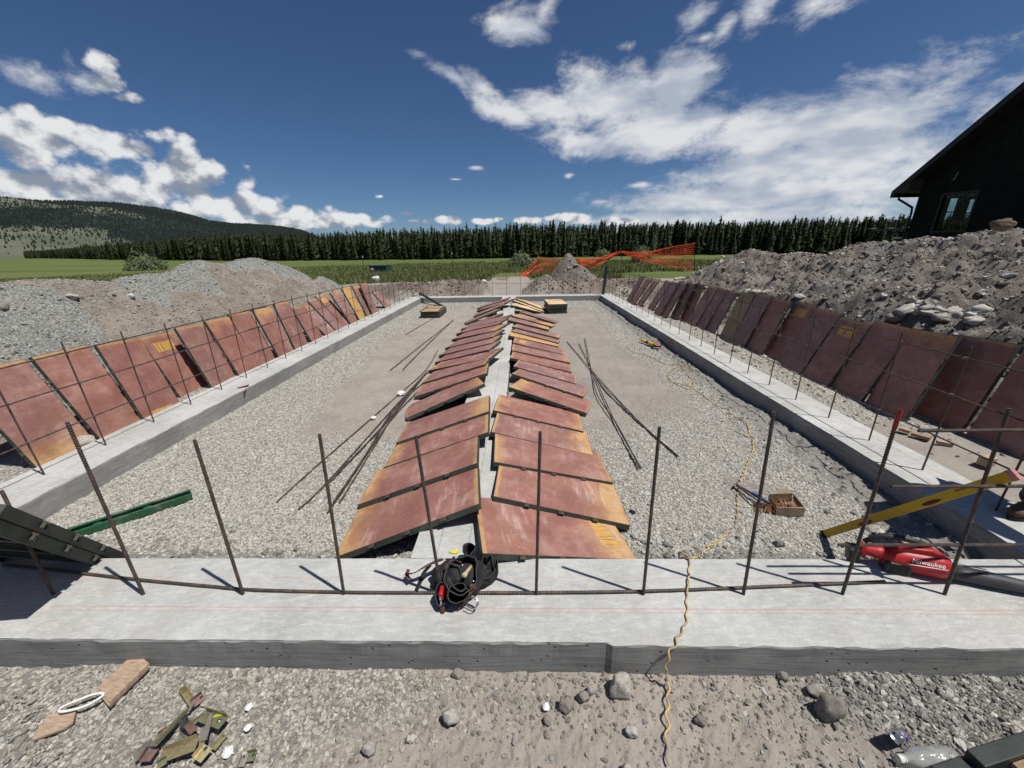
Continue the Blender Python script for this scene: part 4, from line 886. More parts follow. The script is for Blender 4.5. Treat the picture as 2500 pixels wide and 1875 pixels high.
    for s_ in (1,-1):
        ye=yr+s_*((YF-yr)+.85); ze=zr-((YF-yr)+.85)*pitch
        V=[]
        for x in (X0-ov,X1+ov):
            for dz in (.10,.10+th): V+= [Lc(x,yr,zr+dz),Lc(x,ye,ze+dz)]
        F=[(0,1,3,2),(4,6,7,5),(2,3,7,6),(1,5,7,3),(0,4,5,1),(0,2,6,4)]
        rf=MB().add(V,F).ob('roof',M_roofm,root)
        V=[]
        for x in (X0-ov-.02,X0-ov+.03):
            for dz in (-.04,.10+th+.02): V+=[Lc(x,yr,zr+dz),Lc(x,ye+s_*.02,ze+dz)]
        MB().add(V,F).ob('fascia',M_trim,rf)
        # level soffit under the eave, made of boards
        m_=MB(); zs=eave-.02
        yw=YF if s_>0 else YN
        for k in range(8):
            y0=yw+s_*(k*.106+.004); y1=yw+s_*(k*.106+.100); boxw(m_,X0-ov+.03,X1+ov,min(y0,y1),max(y0,y1),zs-.02,zs)
        m_.ob('soffit',M_soff,rf)
        m_=MB(); boxw(m_,X0-ov-.02,X1+ov,min(ye,ye+s_*.03),max(ye,ye+s_*.03),ze-.02,ze+.20); m_.ob('gutter',M_trim,rf)
    # triangular boxed return at the gable end of the eave
    m_=MB(); ye=YF+.85; m_.add([Lc(X0-ov,YF-.0,eave-.03),Lc(X0-ov,ye,eave-.03),Lc(X0-ov,YF,eave+.62),Lc(X0,YF-.0,eave-.03),Lc(X0,ye,eave-.03),Lc(X0,YF,eave+.62)],[(0,2,1),(3,4,5),(0,1,4,3),(1,2,5,4),(0,3,5,2)]); m_.ob('eave_return',M_soff,root)
    # down pipe
    g=Lc(X0-.25,YF+.80,eave-.02); m_=MB(); m_.tube([Vector(g),Vector(g)+Vector((0,0,-.28)),Vector(Lc(X0-.08,YF+.10,eave-.75)),Vector(Lc(X0-.08,YF+.06,eave-1.0)),Vector(Lc(X0-.08,YF+.06,0))],.05,8); m_.ob('down_pipe',M_trim,root,smooth=True)
    # small bracket pipe on the gable
    p=PX(2337,430,X0-.05); q=Vector(Lc(*p)); m_=MB(); m_.tube([q+Vector((0,.18,-.12)),q+Vector((-.05,.02,-.12)),q+Vector((-.06,0,-.02)),q+Vector((0,0,.16))],.022,6); m_.ob('wall_bracket',mat('grey_pipe',color=(.30,.30,.29)),root,smooth=True)
house()
# low deck rail and tub left of the house
a=PY(2128,562,27.); m_=MB(); b=PY(2218,560,23.5)
root=empty('deck_rail',((a.x+b.x)/2,(a.y+b.y)/2,0),'dark low timber rail beside the left corner of the house','rail')
c0=root.location; 
MB().tube([a-c0,b-c0],.07,4).ob('top_rail',M_trim,root)
for t in (0.02,.5,.95):
    p=a.lerp(b,t)-c0; MB().box((p.x,p.y,(p.z-.4)/2),(.12,.12,p.z+.4)).ob('rail_post',M_trim,root); MB().box((p.x,p.y,p.z+.10),(.30,.30,.05)).ob('post_cap',mat('cap_grey',color=(.30,.29,.27)),root)
c=PY(2206,582,22.6); root=empty('storage_tub',(c.x,c.y,c.z-.5),'brown tub with a pale lid beside the corner of the house','tub')
MB().box((0,0,.25),(.62,.5,.5)).ob('tub_body',M_soff,root); bevel(MB().box((0,0,.53),(.68,.56,.06)).ob('tub_lid',M_white,root),.01)
# ---------------------------------------------------------------- vegetation
def b_leaf(c1,c2):
    def f(T,b,tc):
        oi=T.node('ShaderNodeObjectInfo'); n=T.noise(tc.outputs['Object'],1.3,4,.6); rp=T.node('ShaderNodeNewGeometry').outputs['Random Per Island']
        k=T.math('ADD',T.math('MULTIPLY',n,.5),T.math('ADD',T.math('MULTIPLY',rp,.35),T.math('MULTIPLY',oi.outputs['Random'],.3)))
        T.l.new(T.mix(T.ramp(k,.25,.9),c1,c2),b.inputs['Base Color']); b.inputs['Roughness'].default_value=.75; b.inputs['Specular IOR Level'].default_value=.15
    return f
M_pine=mat('pine_needles',b_leaf((.017,.025,.012),(.058,.072,.030))); M_trunk=mat('pine_bark',color=(.09,.07,.055),rough=.95)
M_willow=mat('willow_leaves',b_leaf((.075,.105,.045),(.19,.22,.12)))
def pine_crown(seed,H=10.,wd=2.0,quads=520,lo=.06):
    rd=random.Random(seed); V=[];F=[]; big=1.7 if quads<200 else 1.
    for k in range(quads):
        t=rd.random()**1.15; z=H*(lo+(1-lo)*t); a=rd.random()*6.283
        rmax=wd*((1-t)**(.62+.12*(seed%4)))*(.85+.35*mn.noise(Vector((seed*3.1,t*9,0))))*(1+.35*mn.noise(Vector((math.cos(a)*1.5,math.sin(a)*1.5+seed,t*6))))*(.6+.4*min(1,t/.10))+.07
        r1=rmax*rd.uniform(.62,1.05); r0=r1*rd.uniform(.35,.65); drop=-.12*r1+rd.gauss(0,.12); w_=(.14+.20*rd.random()+.12*(1-t))*big
        c,s_=math.cos(a),math.sin(a); i=len(V); px,py=-s_*w_,c*w_; zz=z-.25*rd.random()
        V+=[(c*r0+px*.6,s_*r0+py*.6,zz+.08),(c*r0-px*.6,s_*r0-py*.6,zz),(c*r1*.8-px,s_*r1*.8-py,zz+drop-.16*big),(c*r1,s_*r1,zz+drop+.10),(c*r1*.8+px,s_*r1*.8+py,zz+drop+.10)]
        F.append((i,i+1,i+2,i+3,i+4))
    # dense inner body so the crown is not see-through
    n=7; R0=wd*.40; i=len(V)
    for (f_,zz) in ((.75,lo*H-.1),(1,H*.16),(.85,H*.35),(.55,H*.60),(.26,H*.82),(.05,H*1.0)):
        for k in range(n): q=R0*f_*(1+.3*rd.uniform(-1,1)); V.append((q*math.cos(6.283*k/n),q*math.sin(6.283*k/n),zz+rd.uniform(-.2,.2)))
    for r_ in range(5):
        for k in range(n): F.append((i+r_*n+k,i+r_*n+(k+1)%n,i+(r_+1)*n+(k+1)%n,i+(r_+1)*n+k))
    return mesh('crown',V,F,M_pine)
crowns=[pine_crown(s,10,w_,620,lo) for s,w_,lo in ((1,1.7,.04),(2,2.1,.05),(3,1.35,.08),(4,1.8,.10),(5,1.2,.03),(6,2.3,.04),(7,1.5,.05),(8,1.9,.03))]
trunk_me=MB().lathe([(.17,-.4),(.13,3),(.05,9.4)],n=6).me('trunk',M_trunk)
def gz_(x,y): return float(natural(np.array([x]),np.array([y]))[0])
edge=[(95,520),(130,440),(200,330),(260,262),(330,228),(400,205),(500,175),(625,152),(760,142),(900,136),(1100,128),(1250,122),(1450,124),(1700,124),(1950,112),(2130,100),(2330,98),(2600,98)]
def edge_pt(u):
    xs=[e[0] for e in edge]; zc=np.interp(u,xs,[e[1] for e in edge]); d=pray(u,620); t=zc/np.dot(d,FW); p=EYE+t*d; return p[0],p[1]
us=[];u=96.
while u<2520:
    us.append(u); zc=np.interp(u,[e[0] for e in edge],[e[1] for e in edge]); u+=940/zc*(1.22 if zc<170 else 1.5 if zc<260 else 2.2)*random.uniform(.65,1.35)*(1 if zc>140 else 1.0)
Htab=[(95,11),(250,11),(400,11.2),(500,11.3),(625,10.6),(760,10),(900,10.1),(1100,10.2),(1250,10.6),(1450,10.6),(1700,10.4),(1950,9.8),(2150,9.4),(2600,9.4)]
def add_tree(x,y,h,v,label='dark green pine in the front edge of the treeline beyond the meadow'):
    root=empty('pine_tree',(x,y,gz_(x,y)),label,'pine tree','pines along the front of the treeline'); root.scale=(h/10*random.uniform(.85,1.15),h/10*random.uniform(.85,1.15),h/10); root.rotation_euler=(0,0,random.random()*6.28)
    c=obj('crown',crowns[v],root); t=obj('trunk',trunk_me,root)
n_tree=0
for u in us:
    if n_tree>=295: break
    x,y=edge_pt(u); dd=math.hypot(x,y); k=1+random.uniform(0,.09); h=np.interp(u,[a for a,b in Htab],[b for a,b in Htab])*random.choice([.38,.5,.62,.75,.85,.92,.97,1.0])*random.uniform(.92,1.06)
    add_tree(x*k,y*k,h,random.randrange(8)); n_tree+=1
print('front trees',n_tree)
# the rest of the wood as one mass behind
def join_mesh(name,src,places,mt):
    Vs=[];Fs=[];cnt=[];base=0; data=[]
    for me in src:
        co=np.empty(len(me.vertices)*3); me.vertices.foreach_get('co',co); data.append((co.reshape(-1,3),[tuple(p.vertices) for p in me.polygons]))
    faces=[];verts=[]
    for (v,x,y,z,s_,a) in places:
        co,fc=data[v]; c,sn=math.cos(a),math.sin(a); q=co*s_; q=np.stack([q[:,0]*c-q[:,1]*sn+x,q[:,0]*sn+q[:,1]*c+y,q[:,2]+z],-1); verts.append(q); faces+= [tuple(i+base for i in f) for f in fc]; base+=len(q)
    me=bpy.data.meshes.new(name); me.from_pydata(np.concatenate(verts).tolist(),[],faces); me.materials.append(mt); me.update(); return me
low=[pine_crown(20+s,10,w_,80,.02) for s,w_ in enumerate((2.3,2.7,2.0))]
pl=[]
for r_ in range(9):
    u=60.
    while u<2640:
        zc=np.interp(u,[e[0] for e in edge],[e[1] for e in edge]); x,y=edge_pt(u); k=1+.045+r_*.05+random.uniform(0,.05)*(1 if r_ else .6)
        h=np.interp(u,[a for a,b in Htab],[b for a,b in Htab])*random.uniform(.84,1.03)*(1+.006*r_)*(1.0 if random.random()<.9 else 1.07)
        X_,Y_=x*k,y*k; pl.append((random.randrange(3),X_,Y_,gz_(X_,Y_),h/10*1.05,random.random()*6.28)); u+=940/zc*random.uniform(.8,2.3)
print('back trees',len(pl))
o=obj('pine_wood',join_mesh('pine_wood',low,pl,M_pine)); tag(o,'dense pine wood filling in behind the front trees','wood',kind='stuff')
# dark shrub layer at the foot of the wood so no sky shows below the crowns
def bush_mesh(seed,n=1400,rx=1.,rz=.75,leaf=.055,mt=None):
    rd=random.Random(seed); V=[];F=[]
    for k in range(n):
        d=Vector((rd.gauss(0,1),rd.gauss(0,1),abs(rd.gauss(.25,1)))).normalized(); L=1+.28*mn.noise(d*2.2+Vector((seed,0,0)))+.12*mn.noise(d*6+Vector((seed,3,0))); r_=L*(rd.random()**.33 if rd.random()<.35 else rd.uniform(.88,1.04))
        p=Vector((d.x*rx*r_,d.y*rx*r_,d.z*rz*1.3*r_)); a=(d+Vector((rd.gauss(0,.5),rd.gauss(0,.5),rd.gauss(0,.5)))).normalized(); t=a.orthogonal().normalized(); b_=a.cross(t); q=rd.random()*6.28; t,b_=t*math.cos(q)+b_*math.sin(q),b_*math.cos(q)-t*math.sin(q); s_=leaf*(.6+.8*rd.random()); i=len(V)
        V+=[p-t*s_*1.6,p+b_*s_*.6,p+t*s_*1.6,p-b_*s_*.6]; F.append((i,i+1,i+2,i+3))
    return mesh('foliage',V,F,mt or M_willow)
bushes=[bush_mesh(s) for s in (1,2,3)]
stem_me=MB()
for k in range(7):
    a=k*.9; stem_me.tube([(0,0,-.15),(math.cos(a)*.2,math.sin(a)*.2,.35),(math.cos(a)*.5,math.sin(a)*.5,.75)],.03,5,rs=[.035,.025,.01])
stem_me=stem_me.me('stem',M_trunk)
def shrub(cx,by,w_px,h_px,v,label):
    a=PG(cx,by); zc=(a-Vector(EYE)).dot(Vector(FW)); w_=w_px/940*zc/2; h_=h_px/940*zc
    root=empty('willow_bush',a,label,'bush',None); root.scale=(w_,w_,h_/1.0); root.rotation_euler=(0,0,random.random()*6)
    obj('foliage',bushes[v%3],root); obj('stem',stem_me,root)
shrub(358,661,76,44,0,'large round grey green willow bush standing alone in the meadow on the left')
shrub(1108,630,24,16,1,'small willow bush at the foot of the treeline, leftmost of the middle cluster')
shrub(1138,630,36,19,2,'broad willow bush at the foot of the treeline, second in the middle cluster')
shrub(1158,630,24,17,0,'narrow willow bush tucked against the broad one at the treeline')
shrub(1185,629,26,18,1,'willow bush at the treeline, right end of the middle cluster')
shrub(1238,628,30,15,2,'low willow bush at the treeline left of the big netting bush')
shrub(1272,654,58,38,0,'big willow bush just left of the orange netting')
shrub(1314,625,18,14,1,'small willow bush above the left netting post')
shrub(1345,626,34,14,2,'low willow bush behind the peaked dirt mound')
shrub(1470,628,38,18,1,'willow bush behind the sagging part of the orange netting')
shrub(1564,644,50,42,2,'big willow bush seen through the orange netting right of the middle post')
shrub(1500,655,20,8,0,'small low bush beside the gravel lane')
shrub(2068,616,30,16,1,'yellow green bush rising behind the crest of the right dirt pile')
# ---------------------------------------------------------------- hill
def b_hill(T,b,tc):
    O=tc.outputs['Object']; n=T.noise(O,.006,6,.6); n2=T.noise(O,.05,5,.7); f=T.attr('forest')
    c=T.mix(T.ramp(n,.35,.65),(.085,.098,.070),(.135,.138,.10)); c=T.mix(T.ramp(T.math('ADD',f,T.math('MULTIPLY_ADD',n2,.9,-.45)),.40,.60),c,(.024,.034,.030)); c=T.mix(T.attr('scar'),c,(.34,.31,.26))
    T.l.new(c,b.inputs['Base Color']); b.inputs['Roughness'].default_value=1; b.inputs['Specular IOR Level'].default_value=.05
M_hill=mat('hillside',b_hill)
ridge=[(-500,478),(-250,484),(0,487),(60,489),(113,492),(198,492),(283,497),(367,506),(438,519),(508,540),(565,547),(622,550),(680,556),(740,566),(800,590),(850,630)]
def build_hill():
    us=np.linspace(-500,850,620); ry=np.interp(us,[r[0] for r in ridge],[r[1] for r in ridge]); 
    D0,D1=700.,2600.; nt=170
    X=np.zeros((nt,len(us)));Y=X*0;Z=X*0;Fo=X*0;Sc=X*0
    for i,(u,yy) in enumerate(zip(us,ry)):
        d=pray(u,yy); hd=math.hypot(d[0],d[1]); top=CH+d[2]/hd*D1; hz=d[:2]/hd
        for k in range(nt):
            t=k/(nt-1); D=D0+(D1-D0)*t; X[k,i],Y[k,i]=hz*D
        t=np.linspace(0,1,nt); prof=ss(t,.12,1.03)**1.15
        Z[:,i]=-2.5+(top+2.5)*prof
    nz=fbm(X,Y,.0022,5,201); Z+= (Z+2.5)/300*ss(np.linspace(0,1,nt),.0,.3)[:,None]*(1-ss(np.linspace(0,1,nt),.85,1.)[:,None])*60*nz
    Z[-1]+=0; Z+=3.5*fbm(X,Y,.03,3,202)*ss(Z,10,80)
    T_=np.linspace(0,1,nt)[:,None]*np.ones_like(X); U_=us[None,:]*np.ones_like(X)
    Fo=np.clip(.55+.9*fbm(X,Y,.0035,4,203)+.5*ss(U_,150,420)-.45*ss(T_,.62,.35)*ss(U_,330,100)-.25*ss(T_,.8,.97)*ss(U_,300,0),0,1)
    Fo*=ss(T_,.18+.14*ss(U_,420,100),.42+.16*ss(U_,380,80))
    Sc=ss(np.abs(T_-.10),.008,.002)*ss(U_,30,60)*ss(U_,118,90)
    # back slope
    me=grid_mesh('hills',X,Y,Z,M_hill,dict(forest=Fo,scar=Sc)); o=obj('hills',me); o['kind']='structure'
    # trees on the hill, one mass
    M_far=mat('far_conifers',b_leaf((.014,.021,.018),(.030,.042,.034))); tiny=[mesh('t',[(1,0,0),(-.5,.87,0),(-.5,-.87,0),(0,0,3.2)],[(0,1,3),(1,2,3),(2,0,3)],M_far)]
    prob=(Fo*1.0+.035)*ss(T_,.16,.3); flat=np.flatnonzero(rng.random(X.shape)<prob*.62*np.clip(.35+T_,0,1)); pl=[]
    for q in flat[:60000]:
        k,i=divmod(int(q),X.shape[1]); s_=rng.uniform(1.5,3.2); pl.append((0,X[k,i]+rng.uniform(-4,4),Y[k,i]+rng.uniform(-8,8),Z[k,i]-1.5,s_,0))
    print('hill trees',len(pl))
    o=obj('hillside_forest',join_mesh('hillside_forest',tiny,pl,M_far)); tag(o,'dark conifer forest covering the long hill on the left','forest',kind='stuff')
build_hill()
# ---------------------------------------------------------------- meadow grass
def grass_field():
    N=60000; a=np.radians(rng.uniform(-56,56,N)); d=np.exp(rng.uniform(math.log(18.5),math.log(70),N)); x=d*np.sin(a);y=d*np.cos(a)
    ok=(rect_out(x,y,-7,6.4,-3.5,18.6)>1.1)&(path_mask(x,y)<.2)&~((np.abs(y-(33.5-.12*(x-10)))<1.6)&(x>6))&~((x>5.1)&(x<15)&(y<25))&~((x<-5)&(x>-14)&(y<19.5)); x=x[ok];y=y[ok];d=d[ok]; z=ground_h(x,y)
    dens=fbm(x,y,.25,3,301); ok=dens>-.25; x,y,z,d=x[ok],y[ok],z[ok],d[ok]; n=len(x)
    V=np.zeros((n,3,3,3)); 
    for k in range(3):
        an=rng.uniform(0,6.28,n); h=rng.uniform(.08,.30,n)*(1+.3*fbm(x,y,.1,2,302)); w_=.010+.0011*d; lean=rng.normal(0,.09,(n,2)); ox,oy=rng.normal(0,.09,(2,n))
        V[:,k,0]=np.stack([x+ox-np.cos(an)*w_,y+oy-np.sin(an)*w_,z-.03],-1); V[:,k,1]=np.stack([x+ox+np.cos(an)*w_,y+oy+np.sin(an)*w_,z-.03],-1); V[:,k,2]=np.stack([x+ox+lean[:,0],y+oy+lean[:,1],z+h],-1)
    V=V.reshape(-1,3); nf=len(V)//3; me=bpy.data.meshes.new('meadow_grass'); me.vertices.add(len(V)); me.vertices.foreach_set('co',V.astype(np.float32).ravel()); me.loops.add(len(V)); me.loops.foreach_set('vertex_index',np.arange(len(V),dtype=np.int32)); me.polygons.add(nf); me.polygons.foreach_set('loop_start',np.arange(0,len(V),3,dtype=np.int32)); me.update(calc_edges=True)
    me.materials.append(mat('grass_blades',b_leaf((.085,.115,.035),(.20,.21,.085)))); o=obj('meadow_grass',me); tag(o,'tall green grass of the meadow beyond the excavation','grass',kind='stuff')
grass_field()
# ---------------------------------------------------------------- stones
def b_stone(c1,c2,c3):
    def f(T,b,tc):
        oi=T.node('ShaderNodeObjectInfo'); r=oi.outputs['Random']; n=T.noise(tc.outputs['Object'],3,5,.6)
        c=T.mix(T.ramp(r,0,1,smooth=False),c1,c2); c=T.mix(T.ramp(T.math('FRACT',T.math('MULTIPLY',r,7.3)),.82,.86),c,c3)
        f_=T.ramp(n,.3,.7,.8,1.15); v=T.node('ShaderNodeVectorMath',operation='SCALE'); T.put(v.inputs[0],c); T.put(v.inputs['Scale'],f_); T.l.new(v.outputs[0],b.inputs['Base Color'])
        b.inputs['Roughness'].default_value=.9; b.inputs['Specular IOR Level'].default_value=.2; T.l.new(T.bump(n,.35,.02),b.inputs['Normal'])
    return f
M_peb=mat('pale_crushed_stone',b_stone((.36,.34,.295),(.53,.505,.445),(.27,.265,.25)))
M_dust=mat('dusty_stone',b_stone((.24,.222,.19),(.46,.43,.375),(.20,.195,.18)))
M_clod=mat('grey_brown_clods',b_stone((.17,.155,.135),(.30,.275,.24),(.40,.37,.32)))
M_grey=mat('grey_clods',b_stone((.15,.145,.135),(.27,.262,.245),(.42,.41,.38)))
M_rock=mat('river_rock',b_stone((.30,.28,.25),(.44,.42,.38),(.24,.21,.18)))
M_pilest=mat('pile_stones',b_stone((.14,.122,.104),(.25,.225,.20),(.46,.44,.40)))
def scatter(name,x,y,z,s,material,label,cat,flat=.6,seed=1,sharp=.5):
    n=len(x); r=np.random.default_rng(seed); me=bpy.data.meshes.new(name); me.vertices.add(n); me.vertices.foreach_set('co',np.stack([x,y,z],-1).astype(np.float32).ravel())
    a=me.attributes.new('rt','FLOAT_VECTOR','POINT'); a.data.foreach_set('vector',np.stack([r.normal(0,.35,n),r.normal(0,.35,n),r.uniform(0,6.28,n)],-1).astype(np.float32).ravel())
    a=me.attributes.new('sc','FLOAT_VECTOR','POINT'); a.data.foreach_set('vector',(np.stack([s*r.uniform(.8,1.35,n),s*r.uniform(.6,1.,n),s*r.uniform(flat*.7,flat*1.2,n)],-1)).astype(np.float32).ravel())
    a=me.attributes.new('ix','INT','POINT'); a.data.foreach_set('value',r.integers(0,4,n).astype(np.int32))
    ng=bpy.data.node_groups.new(name,'GeometryNodeTree'); ng.interface.new_socket('Geometry',in_out='INPUT',socket_type='NodeSocketGeometry'); ng.interface.new_socket('Geometry',in_out='OUTPUT',socket_type='NodeSocketGeometry')
    N=ng.nodes; Lk=ng.links; gi=N.new('NodeGroupInput'); go=N.new('NodeGroupOutput'); jn=N.new('GeometryNodeJoinGeometry')
    for k in range(4):
        ico=N.new('GeometryNodeMeshIcoSphere'); ico.inputs['Radius'].default_value=1; ico.inputs['Subdivisions'].default_value=2
        sp=N.new('GeometryNodeSetPosition'); nt=N.new('ShaderNodeTexNoise'); nt.noise_dimensions='4D'; nt.inputs['W'].default_value=k*3.7+seed; nt.inputs['Scale'].default_value=1.1; nt.inputs['Detail'].default_value=1.5
        sb=N.new('ShaderNodeVectorMath'); sb.operation='SUBTRACT'; sb.inputs[1].default_value=(.5,.5,.5); Lk.new(nt.outputs['Color'],sb.inputs[0]); sc=N.new('ShaderNodeVectorMath'); sc.operation='SCALE'; sc.inputs['Scale'].default_value=2.2*sharp+.5; Lk.new(sb.outputs[0],sc.inputs[0])
        Lk.new(ico.outputs['Mesh'],sp.inputs['Geometry']); Lk.new(sc.outputs[0],sp.inputs['Offset'])
        sm=N.new('GeometryNodeSetMaterial'); sm.inputs['Material'].default_value=material; Lk.new(sp.outputs[0],sm.inputs[0])
        g2=N.new('GeometryNodeGeometryToInstance'); Lk.new(sm.outputs[0],g2.inputs[0]); Lk.new(g2.outputs[0],jn.inputs[0])
    ip=N.new('GeometryNodeInstanceOnPoints'); ip.inputs['Pick Instance'].default_value=True
    def at(nm,ty):
        q=N.new('GeometryNodeInputNamedAttribute'); q.data_type=ty; q.inputs['Name'].default_value=nm; return q.outputs['Attribute']
    Lk.new(gi.outputs[0],ip.inputs['Points']); Lk.new(jn.outputs[0],ip.inputs['Instance']); Lk.new(at('ix','INT'),ip.inputs['Instance Index'])
    e=N.new('FunctionNodeEulerToRotation'); Lk.new(at('rt','FLOAT_VECTOR'),e.inputs[0]); Lk.new(e.outputs[0],ip.inputs['Rotation']); Lk.new(at('sc','FLOAT_VECTOR'),ip.inputs['Scale']); Lk.new(ip.outputs[0],go.inputs[0])
    me.materials.append(material); o=obj(name,me); md=o.modifiers.new('stones','NODES'); md.node_group=ng; return tag(o,label,cat,kind='stuff')
def pts(n,x0,x1,y0,y1,pw=1.): return rng.uniform(x0,x1,n),y0+(y1-y0)*rng.random(n)**pw
# crushed stone inside the foundation
x,y=pts(420000,LI+.02,RI-.02,FI+.02,BI-.02,1.55); g,_,gy,_=masks(x,y); keep=(rng.random(len(x))<np.clip(g*1.0-.12,0.010,.85)*np.clip(1.25-(y-2)/16,.35,1))&~((x>CL-.02)&(x<CR_+.02)); x,y=x[keep],y[keep]
s=rng.lognormal(math.log(.0063),.34,len(x))*(1+np.clip(y-4,0,10)*.055); z=ground_h(x,y)+s*.12; print('stones',len(x))
scatter('crushed_stone',x,y,z,s,M_peb,'pale crushed stone spread over both bays inside the foundation','gravel',.55,11)
# stone and clods in the foreground and beside the footings
x,y=pts(60000,-3.4,3.4,.35,FO-.01); g,_,gy,_=masks(x,y); keep=rng.random(len(x))<np.clip(g*1.2-.15,.03,.9); xx,yy=x[keep],y[keep]; s=np.minimum(rng.lognormal(math.log(.0062),.42,len(xx)),.022); m1=xx<-.2
scatter('crushed_stone',xx[m1],yy[m1],ground_h(xx,yy)[m1]+s[m1]*.2,s[m1],M_dust,'coarse crushed stone on the ground in the left foreground','gravel',.6,12)
scatter('broken_clods',xx[~m1],yy[~m1],ground_h(xx,yy)[~m1]+s[~m1]*.2,s[~m1]*1.05,M_grey,'broken grey clods and stones in the right foreground','gravel',.7,13,.8)
x,y=pts(17000,-2.2,3.4,.4,FO-.01); nz=fbm(x,y,1.8,3,401); keep=rng.random(len(x))<np.clip(.25+1.6*nz+.9*ss(y,1.0,1.35),0.03,1)*.55; x,y=x[keep],y[keep]; s=np.minimum(rng.lognormal(math.log(.0048),.52,len(x)),.014)
scatter('broken_clods',x,y,ground_h(x,y)+s*.15,s,M_clod,'crumbled brown clods below the front face of the near footing','dirt',.7,14,.9)
x=rng.uniform(LO-.8,RO+1.3,26000); y=rng.uniform(1.5,16.5,26000); out=((x<LO-.02)|(x>RO+.02))&(rect_out(x,y,-5.6,5.1,-9,17.2)<=0); x,y=x[out],y[out]; g,_,_,_=masks(x,y); keep=rng.random(len(x))<np.clip(g*1.1+.08,0,.9); x,y=x[keep],y[keep]; s=np.minimum(rng.lognormal(math.log(.010),.5,len(x)),.04)
scatter('loose_stones',x,y,ground_h(x,y)+s*.2,s,M_clod,'loose stones and dirt between the side footings and the leaning panels','gravel',.65,15,.7)
# clods along the inner faces of the near and right footings
x,y=pts(16000,-3.6,RI-.01,FI+.01,14,2.6); dl=np.minimum(y-FI,(RI-x)*.8); keep=(rng.random(len(x))<ss(dl,.62,.1)*.75)&~((x>CL-.02)&(x<CR_+.02)); x,y=x[keep],y[keep]; s=np.minimum(rng.lognormal(math.log(.0095),.6,len(x)),.035)
scatter('broken_clods',x,y,ground_h(x,y)+s*.15,s,M_grey,'grey lumps of broken soil along the inside of the footings','dirt',.6,16,.9)
# stones and clods on the piles
def pile_pts(G,n,x0,x1,y0,y1): 
    x=rng.uniform(x0,x1,n); y=y0+(y1-y0)*rng.random(n)**1.3; z=_samp(G,x,y); gd=ground_h(x,y,False); k=z>gd+.02; return x[k],y[k],z[k]
x,y,z=pile_pts(GR,26000,5.1,11,2,20); s=rng.lognormal(math.log(.015),.62,len(x)); s=np.minimum(s,.075); scatter('pile_stones',x,y,z+s*.1,s,M_pilest,'stones and clods strewn over the right dirt pile','stones',.7,17,.9)
x,y,z=pile_pts(GL,52000,-10.5,-5.6,1,17); s=rng.lognormal(math.log(.0095),.5,len(x)); s=np.minimum(s,.04); scatter('pile_stones',x,y,z+s*.1,s,mat('grey_pile_stone',b_stone((.22,.215,.195),(.36,.36,.335),(.19,.155,.125))),'grey stones lying over the left gravel pile','stones',.65,18,.7)
x,y,z=pile_pts(GM,2600,.3,7,17,22); s=rng.lognormal(math.log(.020),.5,len(x)); scatter('pile_stones',x,y,z+s*.1,np.minimum(s,.07),M_pilest,'stones on the peaked mound behind the back footing','stones',.7,19,.9)
x=rng.uniform(-5.5,5.5,4200); y=rng.uniform(16.6,18.6,4200); kk=(fbm(x,y,.8,3,411)>-.15)&(path_mask(x,y)<.3); x,y=x[kk],y[kk]; z=ground_h(x,y); s=rng.lognormal(math.log(.018),.6,len(x)); scatter('bank_clods',x,y,z,np.minimum(s,.06),mat('bank_clod',b_stone((.13,.105,.085),(.24,.20,.165),(.33,.29,.25))),'dark clods on the cut bank behind the back footing','dirt',.7,20,.9)
# ---- single rocks
def rock_me(seed,sub=3,amp=.30):
    bm=__import__('bmesh').new(); __import__('bmesh').ops.create_icosphere(bm,subdivisions=sub,radius=1)
    for v in bm.verts:
        d=v.co.normalized(); k=1+amp*mn.noise(d*1.3+Vector((seed*5,0,0)))+.5*amp*mn.noise(d*2.9+Vector((0,seed*5,0)))+.12*amp*mn.noise(d*8); v.co=d*k
    me=bpy.data.meshes.new('rock'); bm.to_mesh(me); bm.free(); me.polygons.foreach_set('use_smooth',[True]*len(me.polygons)); return me
RM=[rock_me(i,3,.34+.05*(i%3)) for i in range(7)]
for r_ in RM: r_.materials.append(M_rock)
RMd=[m_.copy() for m_ in RM]
for r_ in RMd: r_.materials.clear(); r_.materials.append(M_clod)
M_sod=mat('brown_sod',b_stone((.085,.068,.05),(.13,.105,.08),(.16,.13,.10)))
def rock(px,py,w_,h_,label,z=None,dark=False,k=0,dp=None,group=None):
    p=P(px,py,z) if z is not None else PS(px,py); zc=(p-Vector(EYE)).dot(Vector(FW)); rx=w_/940*zc/2; rz=h_/940*zc/2
    o=obj('rock',(RMd if dark else RM)[k%7]); o.location=(p.x,p.y,p.z+rz*.55); o.scale=(rx*1.08,(dp or rx*.85),rz*1.15); o.rotation_euler=(random.gauss(0,.15),random.gauss(0,.15),random.uniform(-.4,.4))
    if 'sod' in label: o.data=o.data.copy(); o.data.materials.clear(); o.data.materials.append(M_sod)
    return tag(o,label,'rock',group)
